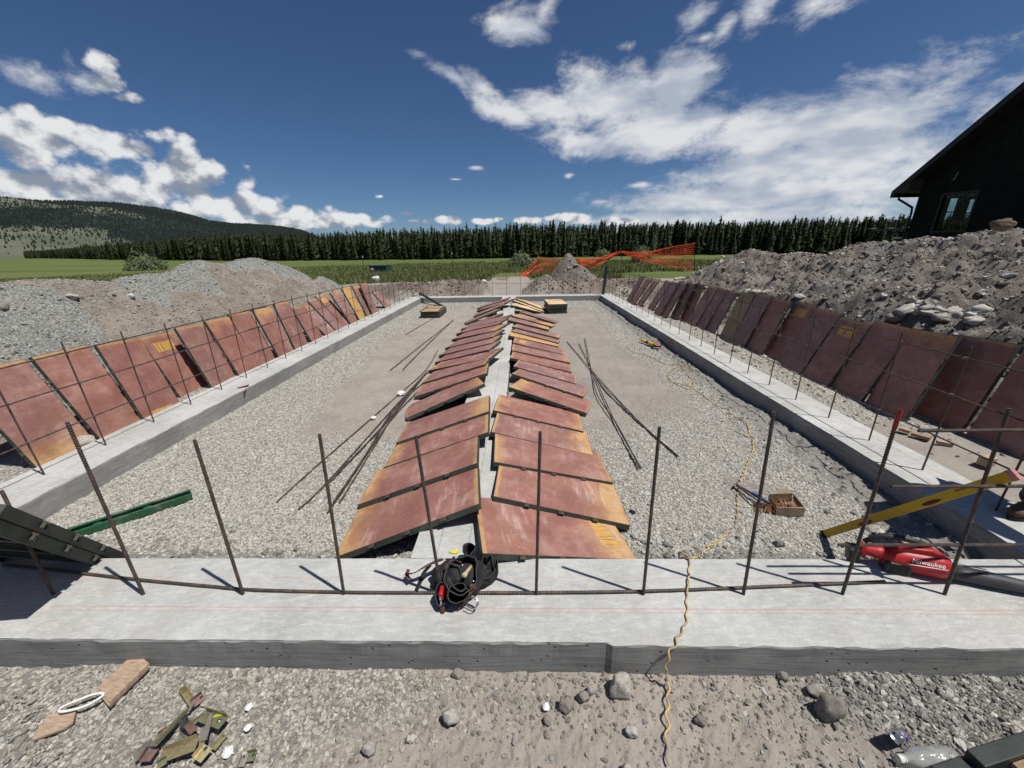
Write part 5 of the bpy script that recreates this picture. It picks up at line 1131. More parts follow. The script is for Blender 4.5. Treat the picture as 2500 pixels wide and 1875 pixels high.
FR=[(1514,1685,50,62,'largest smooth brown cobble lying against the near footing by the formed joint',1,1),(1383,1728,30,40,'upright grey cobble in the dirt left of the largest foreground cobble',0,2),(1423,1706,26,28,'round cobble between the upright grey one and the largest foreground cobble',1,3),(1443,1690,21,24,'small cobble nearest the left side of the largest foreground cobble',0,4),
    (1541,1790,27,24,'small pale cobble to the left of the yellow cord',0,5),(1103,1755,38,40,'rounded pale cobble below the tool belt in the bare dirt',0,6),(902,1832,30,26,'pale flat cobble in the dirt near the bottom edge of the view',0,0),(1118,1647,26,18,'small cobble touching the near footing below the tool belt',1,1),(1005,1805,20,14,'half buried pale stone in the middle foreground dirt',0,2),
    (1909,1655,22,22,'small grey stone against the near footing on the right',1,3),(2021,1745,52,70,'long jagged grey clod in the right foreground',1,4),(1987,1690,34,24,'flat brown stone above the jagged clod on the right',1,5),(1527,1880,20,26,'dark sharp stone at the bottom edge near the cord',1,6),(1337,1763,20,18,'small round stone in the dirt left of the cord',1,0),(1710,1760,26,18,'flat brown stone right of the cord in the foreground',1,1)]
for (a,b,w_,h_,l,dk,k) in FR: rock(a,b,w_,h_,l,-.205,bool(dk),k)
rock(212,1085,38,30,'brown boulder between the left footing and the nearest leaning panels',-.18,True,2)
Kr=lambda x,y:(1875+x*.30137,400+y*.30137)
WR=[(1160,1110,60,50,'white chip stone at the top of the white cobble group'),(1230,1135,85,40,'flat grey cobble at the top right of the white cobble group'),(1130,1195,170,75,'broad pale cobble at the upper left of the white cobble group'),(1040,1260,160,75,'pale cobble at the lower left end of the white cobble group'),(1275,1185,110,50,'pale cobble in the middle of the white cobble group'),
    (1310,1215,140,50,'dark sided cobble low in the middle of the white cobble group'),(1375,1200,100,55,'pale cobble touching the centre of the white cobble group on the right'),(1225,1205,90,50,'cobble wedged in the centre of the white cobble group'),(1490,1245,140,90,'large rounded cobble right of the middle of the white cobble group'),(1400,1260,160,75,'long low cobble at the bottom of the white cobble group'),
    (1710,1215,150,90,'large tilted cobble standing right of the white cobble group'),(1655,1290,140,65,'smooth pale cobble below the large tilted one'),(1630,1240,90,50,'half hidden cobble left of the large tilted one'),(1480,1190,90,40,'cobble behind the large rounded one in the white cobble group')]
for i,(a,b,w_,h_,l) in enumerate(WR):
    p=Kr(a,b); rock(p[0],p[1],w_*.30137*.92,h_*.30137*.95,l,k=i)
for i,(a,b,w_,h_,l) in enumerate([(1780+370*.181,680+200*.181,28,11,'pale cobble in the middle of three behind the tan form panel'),(1780+245*.181,680+185*.181,18,9,'pale cobble left of three behind the tan form panel'),(1780+510*.181,680+195*.181,26,10,'pale cobble right of three behind the tan form panel'),(1780+950*.181,680+255*.181,26,10,'white flat stone on the right pile above an ochre patched panel'),
    (1780+210*.181,680+60*.181,11,9,'small pale stone half way up the right pile'),(1652,684,14,7,'pale cobble at the foot of the right pile, left of a pair'),(1664,683,16,8,'pale cobble at the foot of the right pile, right of a pair'),(1837,605,14,9,'dark rock on the far left crest of the right pile'),(1763,628,9,5,'small rock on the left shoulder of the right pile'),
    (2447,556,44,26,'brown lump of sod on the top of the right pile beside the house wall'),(1408,650,14,6,'flat pale rock near the peak of the dirt mound'),(1390,657,9,6,'small pale rock on the dirt mound below its peak'),
    (318,727,17,11,'white angular rock on the middle of the left gravel pile'),(178,728,24,12,'smooth tan rock half buried in the left gravel pile'),(5,752,24,26,'brown block at the far left edge of the gravel pile'),(1820,795+0,20,10,'flat stone on the ground between right footing and leaning panels'),(1798,858,20,12,'round stone beside the right footing near the tan form panel')]):
    rock(a,b,w_,h_,l,k=i,dark=('brown' in l or 'dark' in l))
# ---------------------------------------------------------------- offcuts, litter and small tools
def thick_poly(name,pix,z,t,mt,label,cat,layers=1,tilt=None):
    Q=[P(a,b,z) for a,b in pix]; c=sum(Q,Vector())/len(Q); root=empty(name,c,label,cat) if layers>1 else None; last=None
    for k in range(layers):
        m_=MB(); off=Vector((.004*k,.003*k*(-1)**k,k*(t/layers))); m_.prism([(q.x-c.x,q.y-c.y) for q in Q] if True else 0,t/layers*.82)
        o=m_.ob('plywood_layer' if layers>1 else name,mt,root,loc=off if root else c)
        if not root: tag(o,label,cat)
        last=o
    if tilt and (root or last): (root or last).rotation_euler=tilt
    return root or last
M_off=mat('weathered_offcut',lambda T,b,tc:(T.l.new(T.mix(T.ramp(T.noise(T.scale(tc.outputs['Object'],(6,30,3)),3,6,.65,dist=.4),.3,.7),(.27,.185,.125),(.44,.33,.24)),b.inputs['Base Color']),b.inputs['Roughness'].__setattr__('default_value',.85)))
thick_poly('plywood_offcut',[(238,1686),(268.5,1727),(368,1636),(333.7,1605)],-.185,.036,M_off,'brown rectangular plywood offcut with split layers lying against the near footing','wood offcut',3,(R(4),R(-6),0))
thick_poly('plywood_offcut',[(81,1810),(118,1749),(189,1733),(181,1765),(160,1782)],-.190,.014,M_off,'thin broken plywood offcut in the left corner of the foreground','wood offcut',1)
# white looped strap
c=P(200,1720,-.175); q=[c+Vector((.075*math.cos(a)*(1+.1*math.sin(3*a)),.028*math.sin(a)+.03*math.cos(a),.012+.004*math.sin(2*a))) for a in np.linspace(0,6.4,30)]
tag(MB().tube(q,.0062,7).ob('white_strap',M_white,smooth=True),'white plastic strap loop between the two plywood offcuts','strap')
# white crumpled bits
M_paper=mat('white_scrap',color=(.72,.71,.68),rough=.7)
def scrap(px,py,r,label,z=None,cat='scrap'):
    p=P(px,py,z) if z is not None else PS(px,py); bm=__import__('bmesh').new(); __import__('bmesh').ops.create_icosphere(bm,subdivisions=3,radius=r)
    for v in bm.verts: v.co*=1+.45*mn.noise(v.co*(3./r)+Vector((px,0,0))); v.co.z*=.6
    me=bpy.data.meshes.new('paper_scrap'); bm.to_mesh(me); bm.free(); me.materials.append(M_paper); o=obj('paper_scrap',me,loc=(p.x,p.y,p.z+r*.4)); tag(o,label,cat)
scrap(979,963,.055,'white crumpled ball of plastic lying across the loose rebar bundle',-.19)
scrap(1333,1728,.016,'small white scrap beside the upright grey cobble',-.20)
scrap(608,1728,.016,'white scrap in the stone above the metal bracket heap',-.20); scrap(606,1778,.015,'white scrap right of the metal bracket heap',-.20); scrap(558,1838,.022,'long white scrap right of the bracket heap near the bottom',-.20)
scrap(912,1022,.035,'white tuft caught among the left bay bars beside two stones',-.19)
scrap(880,672,.10,'small white scrap in the grass by the first fence post'); 
scrap(1290,672,.16,'white bag heaped with the crumpled orange netting'); scrap(1182,688,.10,'pale rubble on the path beyond the back footing')
def bag():
    p=PS(921,690); m_=MB(); m_.lathe([(.11,0),(.13,.03),(.14,.22),(.13,.30),(.12,.31),(.11,.28),(.10,.1)],n=18,sx=1.3,cap1=False); o=m_.ob('white_bucket',M_paper,smooth=True,loc=(p.x,p.y,p.z)); o.rotation_euler=(R(8),R(-12),.3); tag(o,'white bucket on the bank at the end of the left bank row','bucket')
bag()
for (a,b_,l) in (((1093,683),(1143,680),'pale plank lying on the bank behind the back footing, left of the path'),((1215,682),(1244,684),'broken board lying across the path beyond the back footing')):
    A=PS(*a);B=PS(*b_); L=(B-A).length; o=obj('plank',MB().box((L/2,0,.02),(L,.16,.04)).me('plank',M_off)); o.location=A+Vector((0,0,.05)); o.rotation_euler=(0,R(-2),math.atan2(B.y-A.y,B.x-A.x)); tag(o,l,'plank')
# blocks and sticks on the right strip
o=bevel(MB().box((0,0,.045),(.10,.09,.09)).ob('wood_block',M_off,loc=P(2405,1135,-.17)),.003); o.rotation_euler=(0,0,.3); tag(o,'pale square wood block on the stones beyond the right footing','wood block')
for (a,b_,w_,l) in (((2285,1082),(2325,1090),.05,'short board piece near the right leaning panels, beside the level bars'),((2195,1050),(2222,1058),.06,'olive board scrap beside the right footing under the level bar end'),((2225,1062),(2270,1075),.07,'weathered flat board in the litter right of the right footing')):
    A=P(*a,-.16);B=P(*b_,-.16);L=(B-A).length; o=obj('board_scrap',MB().box((L/2,0,.02),(L,w_,.035)).me('board_scrap',M_off if w_!=.07 else M_wood)); o.location=A; o.rotation_euler=(0,0,math.atan2(B.y-A.y,B.x-A.x)); tag(o,l,'board scrap')
# maroon speed square hooked over the left footing
A,B,C_=P(579,947,.004),P(608,939,.012),P(597,962,-.045)
n=(B-A).cross(C_-A).normalized()*.004; n2=n*-1
V=[A+n,B+n,C_+n,A-n,B-n,C_-n]; c=(A+B+C_)/3; ins=[p.lerp(c,.42)+n*1.0 for p in (A,B,C_)]
o=MB().add([v-c for v in V],[(0,1,2),(5,4,3),(0,3,4,1),(1,4,5,2),(2,5,3,0)]).ob('speed_square',mat('maroon_plastic',color=(.12,.015,.022),rough=.35),loc=c); tag(o,'maroon triangular speed square on the inner edge of the left footing','speed square')
MB().add([v-c for v in [A+n*3,B+n*3,B+n*3+(C_-B)*.12,A+n*3+(C_-A)*.12]],[(0,1,2,3)]).ob('fence_lip',MATS['maroon_plastic'],o)
# ---------------------------------------------------------------- yellow extension cord
M_cord=mat('yellow_cord',lambda T,b,tc:(T.l.new(T.mix(T.ramp(T.noise(tc.outputs['Object'],5,5,.6),.44,.62),(.50,.36,.13),(.24,.21,.16)),b.inputs['Base Color']),b.inputs['Roughness'].__setattr__('default_value',.6)))
Kc=lambda x,y:(1250+x*.37674,1250+y*.37674); K7=lambda x,y:(1250+x*.30137,900+y*.30137)
seq=[]
for (x_,y_,z_) in ((1020,1640,-.195),(1010,1590,-.19),(1000,1540,-.19),(1000,1470,-.19),(1010,1380,-.185),(1005,1280,-.185),(1015,1180,-.185),(1002,1100,-.17),(1000,1050,-.12),(1003,985,-.055),(1018,915,.0),(1052,870,.012),(1080,800,.009),(1122,730,.009),(1134,650,.009),(1131,560,.009),(1143,480,.028),(1146,400,.009),(1148,345,.009),(1152,306,.008)): seq.append(P(*Kc(x_,y_),z_))
loop=[P(*Kc(1130,285),.0),P(*Kc(1100,265),-.03),P(*Kc(1078,270),-.06),P(*Kc(1082,300),-.07),P(*Kc(1110,298),-.03),P(*Kc(1160,300),.012)]
inner=[(1500,1530),(1545,1495),(1600,1440),(1700,1370),(1800,1280),(1822,1200),(1832,1120),(1828,1040),(1838,970),(1855,905),(1890,810),(1920,740),(1950,670),(1952,600),(1940,550),(1890,540),(1800,500),(1880,535),(1925,530),(1900,450),(1830,400),(1775,370),(1755,330),(1690,310),(1620,270),(1500,180),(1400,130),(1290,100),(1258,50),(1300,10),(1380,-20)]
seq+=loop+[gp(*K7(a,b),lift=.012) for a,b in inner]
K11=lambda x,y:(1500+x*.18083,660+y*.18083)
seq+=[gp(*K11(a,b),lift=.012) for a,b in ((1130,1400),(1030,1330),(900,1335),(740,1385),(720,1430),(770,1500),(900,1560),(1010,1600),(1060,1500),(960,1400),(880,1275),(700,1270),(580,1210),(420,1140),(250,1100),(185,1050),(230,1000),(310,965),(370,985))]
pp=resample(smooth_path(seq,8),.011); tw=[]
for i,p in enumerate(pp):
    a=i*.011/.085*2*math.pi; t=(pp[min(i+1,len(pp)-1)]-pp[max(i-1,0)]); t.z=0; s_=Vector((-t.y,t.x,0)).normalized(); k=.0062*(1+.5*math.sin(i*.05)); tw.append(p+s_*math.sin(a)*k)
tag(MB().tube(tw,.0052,7).ob('extension_cord',M_cord,smooth=True),'yellow kinked extension cord running over the near footing into the right bay','cord')
# yellow grinder with red guard
def grinder():
    a=gp(*K11(360,970)); b=gp(*K11(560,1050)); root=empty('angle_grinder',a,'yellow corded angle grinder with a red disc lying in the right bay','grinder'); u=(b-a).normalized(); root.rotation_euler=(0,0,math.atan2(u.y,u.x)); L=(b-a).length
    Yl=mat('yellow_tool_plastic',color=(.62,.42,.03),rough=.4); Bk=mat('black_rubber',color=(.018,.018,.018),rough=.6); Rd=mat('red_disc',color=(.30,.13,.11),rough=.5)
    Mr=Matrix.Translation((0,0,.05))@Matrix.Rotation(R(90),4,'Y')
    MB().lathe([(.018,0),(.030,.01),(.032,L*.28),(.026,L*.34)],n=14,M=Mr).ob('rear_handle',Yl,root,smooth=True); MB().lathe([(.028,L*.34),(.034,L*.36),(.034,L*.5),(.028,L*.52)],n=14,M=Mr).ob('switch_band',Bk,root,smooth=True)
    MB().lathe([(.030,L*.52),(.044,L*.56),(.046,L*.82),(.038,L*.9)],n=14,M=Mr).ob('motor_body',Yl,root,smooth=True); bevel(MB().box((L*.96,0,.055),(.08,.075,.07)).ob('gear_head',Bk,root),.012)
    MB().lathe([(.005,0),(.075,.002),(.078,.006),(.075,.010),(.005,.012)],n=26,M=Matrix.Translation((L*1.05,0,.085))@Matrix.Rotation(R(14),4,'Y')).ob('disc',Rd,root); MB().lathe([(.082,-.012),(.086,-.01),(.086,.02),(.082,.02)],n=20,M=Matrix.Translation((L*1.05,0,.075))@Matrix.Rotation(R(14),4,'Y'),cap0=False,cap1=False).ob('guard',Bk,root)
    MB().tube([(L*.95,.03,.06),(L*.95,.16,.05)],.017,10).ob('side_handle',Bk,root,smooth=True)
grinder()
# ---------------------------------------------------------------- cardboard box of rusty ties and cutters
M_card=mat('cardboard',lambda T,b,tc:(T.l.new(T.mix(T.ramp(T.noise(tc.outputs['Object'],12,6,.65),.35,.65),(.24,.19,.125),(.36,.29,.20)),b.inputs['Base Color']),b.inputs['Roughness'].__setattr__('default_value',.9)))
M_rust=mat('rusty_ties',b_leaf((.10,.045,.02),(.36,.14,.05)))
def tiebox():
    c=P(1916,1243,-.19); root=empty('tie_box',c,'torn cardboard box spilling rusty form ties, in the right bay','box'); root.rotation_euler=(R(3),R(-10),R(-8)); w_,d_,h_=.20,.165,.085
    for (cx,cy,dx,dy,zz,nm) in ((0,-d_/2,w_,.006,h_/2,'side_flap'),(0,d_/2,w_*.9,.006,h_/2+.01,'side_flap'),(w_/2,0,.006,d_,h_/2,'end_flap'),(-w_/2+.02,0,.004,d_*.7,.02,'end_flap')):
        o=MB().box((cx,cy,zz),(dx,dy,h_ if nm!='end_flap' or cx>0 else .04)).ob(nm,M_card,root); o.rotation_euler=(random.gauss(0,.04),random.gauss(0,.04),random.gauss(0,.03))
    o=MB().prism([(-w_*.35,0),(w_*.5,0),(w_*.42,.05),(-w_*.2,.06)],.004).ob('torn_flap',M_card,root,loc=(0,-d_/2,h_*.95)); o.rotation_euler=(R(-75),0,0)
    o=MB().prism([(-w_*.1,0),(w_*.5,0),(w_*.3,.05),(-w_*.05,.05)],.004).ob('torn_flap',M_card,root,loc=(0,d_/2,h_)); o.rotation_euler=(R(35),0,0)
    m_=MB(); 
    for i in range(90):
        x_=random.uniform(-w_*1.15,w_*.44); z_=random.uniform(.01,h_*.85) if x_>-w_*.4 else random.uniform(.005,.05); a=random.gauss(.12,.10)+(.25 if x_<-.1 else 0); L=.15
        m_.tube([(x_-math.sin(a)*L/2,-math.cos(a)*L/2*.95,z_),(x_+math.sin(a)*L/2,math.cos(a)*L/2*.95,z_+random.gauss(0,.006))],.0022,4)
    m_.ob('rusty_ties',M_rust,root)['kind']='stuff'
    # bolt cutters / pliers beside it
    a=P(1797,1187,-.18);b=P(1872,1233,-.15); root=empty('pliers',a,'rusty tying pliers with blue grip leaning on the tie box','pliers'); v=b-a; L=v.length; root.rotation_euler=(0,-math.atan2(v.z,v.xy.length),math.atan2(v.y,v.x))
    St=mat('dull_steel',color=(.13,.12,.11),rough=.45,metal=.6); Bl=mat('blue_grip',color=(.035,.05,.16),rough=.5)
    MB().tube([(.0,.0,.012),(L*.35,.012,.014),(L*.98,.02,.016)],.008,8,rs=[.010,.009,.007]).ob('handle',St,root,smooth=True); MB().tube([(.0,.0,.012),(L*.35,-.018,.014),(L*.98,-.035,.016)],.008,8,rs=[.010,.009,.007]).ob('handle',St,root,smooth=True)
    MB().tube([(L*.48,.014,.014),(L*.6,.018,.015),(L*1.0,.022,.016)],.014,9,rs=[.012,.016,.014]).ob('blue_grip',Bl,root,smooth=True); MB().tube([(-.035,.05,.012),(-.005,.0,.014),(.02,-.045,.012)],.01,7,rs=[.005,.012,.005]).ob('jaw',St,root,smooth=True)
tiebox()
# ---------------------------------------------------------------- yellow level
def level():
    a=P(2012,1309,-.195); d=Vector(pray(2487,1163)); E=Vector(EYE); oc=E-a; b_=d.dot(oc); c_=oc.dot(oc)-1.22**2; D_=b_*b_-c_
    t=-b_-(math.sqrt(D_) if D_>0 else 0); e=E+d*t; L=1.22 if D_>0 else (e-a).length; print('level end',e,D_)
    root=empty('spirit_level',a,'long yellow spirit level propped across the right corner of the footings','spirit level')
    u=(e-a).normalized(); side=u.cross(Vector((0,0,1))).normalized(); up=side.cross(u); Mm=Matrix((u,side*-1,up)).transposed().to_4x4(); Mm.translation=a; root.matrix_world=Mm
    Yl=mat('yellow_level_paint',lambda T,b,tc:(T.l.new(T.mix(T.math('MULTIPLY',T.ramp(T.noise(T.scale(tc.outputs['Object'],(2,20,20)),5,6,.7),.55,.7),.6),(.50,.33,.02),(.22,.15,.04)),b.inputs['Base Color']),b.inputs['Roughness'].__setattr__('default_value',.45)))
    bevel(MB().box((L/2,0,.012),(L,.024,.052)).ob('level_body',Yl,root),.003)
    for x_ in (.012,L-.012): MB().box((x_,0,.012),(.028,.028,.056)).ob('end_cap',mat('pink_cap',color=(.45,.20,.18),rough=.5) if x_>.5 else mat('black_rubber2',color=(.02,.02,.02)),root)
    for x_ in (L*.30,L*.66):
        m_=MB(); q=[(math.cos(t_)*.055,math.sin(t_)*.011) for t_ in np.linspace(0,6.283,17)[:-1]]; m_.prism(q,.0262,M=Matrix.Translation((x_,.0131,.004))@Matrix.Rotation(R(90),4,'X')); m_.ob('grip_slot',mat('dark_red_slot',color=(.10,.012,.010),rough=.5),root)
    MB().lathe([(.008,-.013),(.008,.013)],n=10,M=Matrix.Translation((L*.47,-.0,.030))@Matrix.Rotation(R(90),4,'Y')).ob('vial',mat('vial',color=(.55,.60,.25),rough=.15),root,smooth=True)
    # scuffed maker mark: dark smudged strokes
    m_=MB(); 
    for i in range(6): m_.box((L*.78+i*.012,-.0124,.022),(.006,.0012,.014 if i%2 else .010))
    m_.ob('worn_marking',mat('black_rubber2',color=(.02,.02,.02)),root)
level()
# ---------------------------------------------------------------- red leaf blower
def text_mesh(name,s_,size,mt,shear=.0,extr=.0008):
    cu=bpy.data.curves.new(name,'FONT'); cu.body=s_; cu.size=size; cu.shear=shear; cu.extrude=extr; cu.align_x='CENTER'; cu.align_y='CENTER'; cu.offset=.0001
    o=bpy.data.objects.new(name,cu); COL.objects.link(o); dg=bpy.context.evaluated_depsgraph_get(); me=bpy.data.meshes.new_from_object(o.evaluated_get(dg)); bpy.data.objects.remove(o); me.materials.clear(); me.materials.append(mt); me.name=name; return me
def blower():
    a=P(2150,1350,.085); b=P(2305,1384,.075); u=(b-a); u.z=0; L0=u.length; ang=math.atan2(u.y,u.x); root=empty('leaf_blower',(a.x,a.y,0),'red and black cordless leaf blower lying on the corner of the near footing','leaf blower'); root.rotation_euler=(0,0,ang)
    k=L0/.34; root.scale=(k,k,k)
    Rd=mat('red_tool_plastic',color=(.42,.022,.026),rough=.42); Bk=mat('black_tool_plastic',color=(.028,.028,.030),rough=.45); Gy=mat('grey_tube',color=(.055,.055,.058),rough=.5); Wt=mat('white_print',color=(.75,.75,.74),rough=.5)
    Mx=Matrix.Translation((0,0,.085))@Matrix.Rotation(R(90),4,'Y')
    # fan housing, flattened drum narrowing toward the tube
    MB().lathe([(.02,.0),(.055,.005),(.072,.05),(.078,.12),(.082,.20),(.083,.30),(.078,.335),(.066,.345)],n=28,M=Mx,sx=1.0,sy=.92).ob('fan_housing',Rd,root,smooth=True)
    MB().lathe([(.066,.338),(.068,.352),(.052,.362)],n=28,M=Mx).ob('housing_ring',Bk,root,smooth=True)
    o=bevel(MB().prism([(.0,-.02),(.10,.045),(.24,.062),(.32,.03),(.30,.0),(.02,-.05)],.05,M=Matrix.Translation((0,-.025,.155))@Matrix.Rotation(R(90),4,'X')@Matrix.Translation((0,-.01,-.05))).ob('top_cover',Rd,root),.008)
    MB().lathe([(.030,-.10),(.036,-.085),(.044,-.03),(.052,.02)],n=16,M=Matrix.Translation((0,0,.10))@Matrix.Rotation(R(90),4,'Y')).ob('rear_neck',Rd,root,smooth=True)
    m_=MB()
    for i in range(6): m_.box((.035+i*.018,-.045,.045-.0),(.008,.06,.075))
    m_.ob('intake_grille',Bk,root); bevel(MB().box((.08,-.03,.045),(.15,.09,.085)).ob('intake_box',Bk,root),.015)
    MB().tube([(-.10,.02,.15),(-.02,.03,.215),(.10,.03,.228),(.20,.03,.215),(.27,.02,.175)],.017,12,rs=[.016,.019,.020,.018,.016]).ob('top_handle',Bk,root,smooth=True)
    bevel(MB().box((-.135,.0,.075),(.065,.085,.13)).ob('battery',Bk,root),.010).rotation_euler=(0,R(-12),0)
    bevel(MB().box((-.085,.0,.12),(.03,.07,.10)).ob('battery_mount',Rd,root),.008).rotation_euler=(0,R(-12),0)
    MB().lathe([(.050,.35),(.048,.45),(.046,.60),(.040,.74),(.030,.80),(.028,.84)],n=24,M=Matrix.Translation((0,0,.068))@Matrix.Rotation(R(91),4,'Y'),cap1=False).ob('blow_tube',Gy,root,smooth=True)
    m_=MB(); 
    for yy in (-.02,.0,.02): m_.box((.47,yy,.115-abs(yy)*.1),(.16,.003,.004))
    m_.ob('tube_ribs',Gy,root)
    t=text_mesh('lettering','Milwaukee',.040,Wt,.25); o=obj('lettering',t,root); 
    # printed on the side turned to the viewer, leaning back with the drum
    n=Vector((0,-.80,.60)); xx=Vector((1,0,0)); yy=n.cross(xx); Mm=Matrix((xx,yy,n)).transposed().to_4x4(); Mm.translation=Vector((.215,-.0655,.133)); o.matrix_parent_inverse=Matrix.Identity(4); o.matrix_basis=Mm
    m_=MB(); m_.prism([(-.11,-.030),(.10,-.020),(.10,-.016),(-.11,-.026)],.001,M=Mm); m_.ob('underline',Wt,root)
blower()
# ---------------------------------------------------------------- tool belt
def toolbelt():
    c=P(1140,1437,0); root=empty('tool_belt',c,'black and brown tool belt with open pouches lying on the near footing','tool belt')
    Cv=mat('black_canvas',lambda T,b,tc:(T.l.new(T.mix(T.ramp(T.noise(tc.outputs['Object'],22,5,.6),.4,.7),(.013,.013,.014),(.036,.035,.034)),b.inputs['Base Color']),b.inputs['Roughness'].__setattr__('default_value',.85)))
    Lt=mat('brown_leather',lambda T,b,tc:(T.l.new(T.mix(T.ramp(T.noise(tc.outputs['Object'],25,5,.6),.35,.65),(.045,.020,.016),(.14,.065,.050)),b.inputs['Base Color']),b.inputs['Roughness'].__setattr__('default_value',.6)))
    Gy=mat('grey_webbing',color=(.05,.05,.048),rough=.8); Wd=mat('hammer_handle',color=(.52,.40,.24),rough=.6); Mt=mat('bright_steel',color=(.55,.55,.55),rough=.25,metal=.9); Rd=mat('red_gloss',color=(.42,.015,.02),rough=.2); Yl=mat('bright_yellow',color=(.75,.62,.02),rough=.4)
    s_=Matrix.Scale(1,4)
    def loc(px,py,z): p=P(px,py,z); return p-c
    def pouch(px,py,z,r,h,dirv,sx=1.,sy=.8,mt=Cv,rim=Gy,nm='pouch',n=22,label=None):
        d=Vector(dirv).normalized(); M_=d.to_track_quat('Z','Y').to_matrix().to_4x4(); M_.translation=loc(px,py,z)
        def R_(a,zz): return 1+.30*mn.noise(Vector((math.cos(a)*1.1,math.sin(a)*1.1,zz*5+px)))+.12*mn.noise(Vector((math.cos(a)*2.6,math.sin(a)*2.6,zz*14+py)))
        V=[];F=[];prof=[(.55,-h),(.86,-h*.9),(1.0,-h*.5),(.98,-h*.2),(1.0,0),(.95,.002),(.93,-.02),(.92,-h*.5),(.80,-h*.86),(.0,-h*.9)]
        for (rr,zz) in prof:
            for k in range(n):
                a=6.2832*k/n; q=r*rr*R_(a,zz); V.append(M_@Vector((q*math.cos(a)*sx,q*math.sin(a)*sy,zz)))
        for i in range(len(prof)-1):
            for k in range(n): F.append((i*n+k,i*n+(k+1)%n,(i+1)*n+(k+1)%n,(i+1)*n+k))
        F.append(tuple(range(n-1,-1,-1)))
        o=MB().add(V,F).ob(nm,mt,root,smooth=True)
        if label: o['label']=label
        ring=[M_@Vector((r*R_(6.2832*k/n,0)*math.cos(6.2832*k/n)*sx,r*R_(6.2832*k/n,0)*math.sin(6.2832*k/n)*sy,.001)) for k in range(n+1)]
        MB().tube(ring,.0026,6,caps=False).ob('binding',rim,o,smooth=True); return o
    up=(.02,-.55,1.0)
    K=lambda x,y:(950+x*.14465,1280+y*.14465)
    pouch(*K(1240,840),.150,.088,.15,(0,-.45,1),1.05,1.25,label='large main pouch')
    pouch(*K(1340,420),.105,.044,.11,(-.12,-.25,1),1.,.95)
    pouch(*K(1560,730),.10,.058,.12,(-.45,-.35,1),.50,1.45)
    pouch(*K(1080,860),.135,.050,.12,(.30,-.75,1),.95,1.25,mt=mat('olive_canvas',color=(.075,.068,.055),rough=.85))
    pouch(*K(880,1180),.085,.038,.10,(.1,-.7,1),.9,1.5)
    pouch(*K(1160,1150),.115,.055,.11,(.1,-.8,1),1.1,.85)
    pouch(*K(1670,750),.085,.062,.11,(-.1,-.2,1),.75,1.35)
    # body of the bag, lumpy, behind the pouches
    import bmesh
    bm=bmesh.new(); bmesh.ops.create_icosphere(bm,subdivisions=4,radius=1)
    for v in bm.verts: 
        d=v.co.copy(); v.co=Vector((d.x*.175,d.y*.105,max(d.z,-.5)*.095))*(1+.18*mn.noise(d*2.1))
    me=bpy.data.meshes.new('bag_body'); bm.to_mesh(me); bm.free(); me.materials.append(Cv); me.polygons.foreach_set('use_smooth',[True]*len(me.polygons)); o=obj('bag_body',me,root); o.location=loc(*K(1200,930),.045)+Vector((0,.02,0))
    def strap(pp,wd,th,mt,nm,tilt=0):
        q=smooth_path([Vector(p) for p in pp],6); m_=MB(); V=[];F=[]
        for i,p in enumerate(q):
            t=(q[min(i+1,len(q)-1)]-q[max(i-1,0)]).normalized(); s0=t.cross(Vector((0,math.sin(tilt),math.cos(tilt)))).normalized(); n0=s0.cross(t).normalized()
            for (a,b_) in ((-1,-1),(1,-1),(1,1),(-1,1)): V.append(p+s0*a*wd/2+n0*b_*th/2)
        for i in range(len(q)-1):
            for k in range(4): F.append((i*4+k,i*4+(k+1)%4,i*4+4+(k+1)%4,i*4+4+k))
        F+= [(3,2,1,0),tuple(len(V)-4+k for k in range(4))]; return MB().add(V,F).ob(nm,mt,root)
    L_=lambda x,y,z: loc(*K(x,y),z)
    strap([L_(900,590,.10),L_(740,650,.11),L_(560,740,.10),L_(420,820,.075),L_(300,840,.05)],.042,.005,Lt,'belt',.6)
    strap([L_(700,690,.10),L_(600,800,.085),L_(530,950,.06),L_(460,1110,.03)],.030,.004,Cv,'belt_tail',.5)
    strap([L_(330,760,.075),L_(300,850,.06),L_(350,940,.045)],.02,.006,Lt,'belt_keeper',.3)
    strap([L_(1420,1010,.12),L_(1400,1120,.11),L_(1330,1230,.08),L_(1270,1330,.04),L_(1180,1420,.015)],.030,.005,Lt,'leather_strap',.7)
    strap([L_(950,760,.14),L_(1010,640,.155),L_(1110,610,.16),L_(1220,650,.15)],.030,.005,Lt,'leather_trim',.9)
    strap([L_(1000,900,.14),L_(1080,1040,.13),L_(1200,1130,.12),L_(1290,1080,.12)],.012,.006,Gy,'grey_piping',.9)
    for (x_,y_,z_) in ((1030,680,.165),(1240,690,.155),(430,820,.085),(510,780,.10),(585,735,.11),(1420,960,.125)):
        MB().lathe([(.004,0),(.004,.003),(.002,.004)],n=8,M=Matrix.Translation(L_(x_,y_,z_))).ob('rivet',Mt,root)
    for sh in (0,1):
        q=[L_(1390+sh*-20,1200+sh*20,.085-sh*.02),L_(1480,1260+sh*30,.075-sh*.02),L_(1510-sh*30,1340+sh*20,.06-sh*.02),L_(1440,1420,.045-sh*.02),L_(1370,1420-sh*20,.045-sh*.02),L_(1300,1370-sh*20,.05-sh*.02)]
        MB().tube(smooth_path(q,6),.0032,6).ob('hammer_loop_wire',Mt,root,smooth=True)
    MB().lathe([(.013,0),(.016,.015),(.016,.05),(.006,.07)],n=10,M=Matrix.Translation(L_(900,1360,.035))@Matrix.Rotation(R(160),4,'X')).ob('leather_tab',Lt,root)
    # tools carried by the belt are things of their own
    a=loc(*K(1390,700),.12)+c; b=loc(*K(1270,860),.185)+c
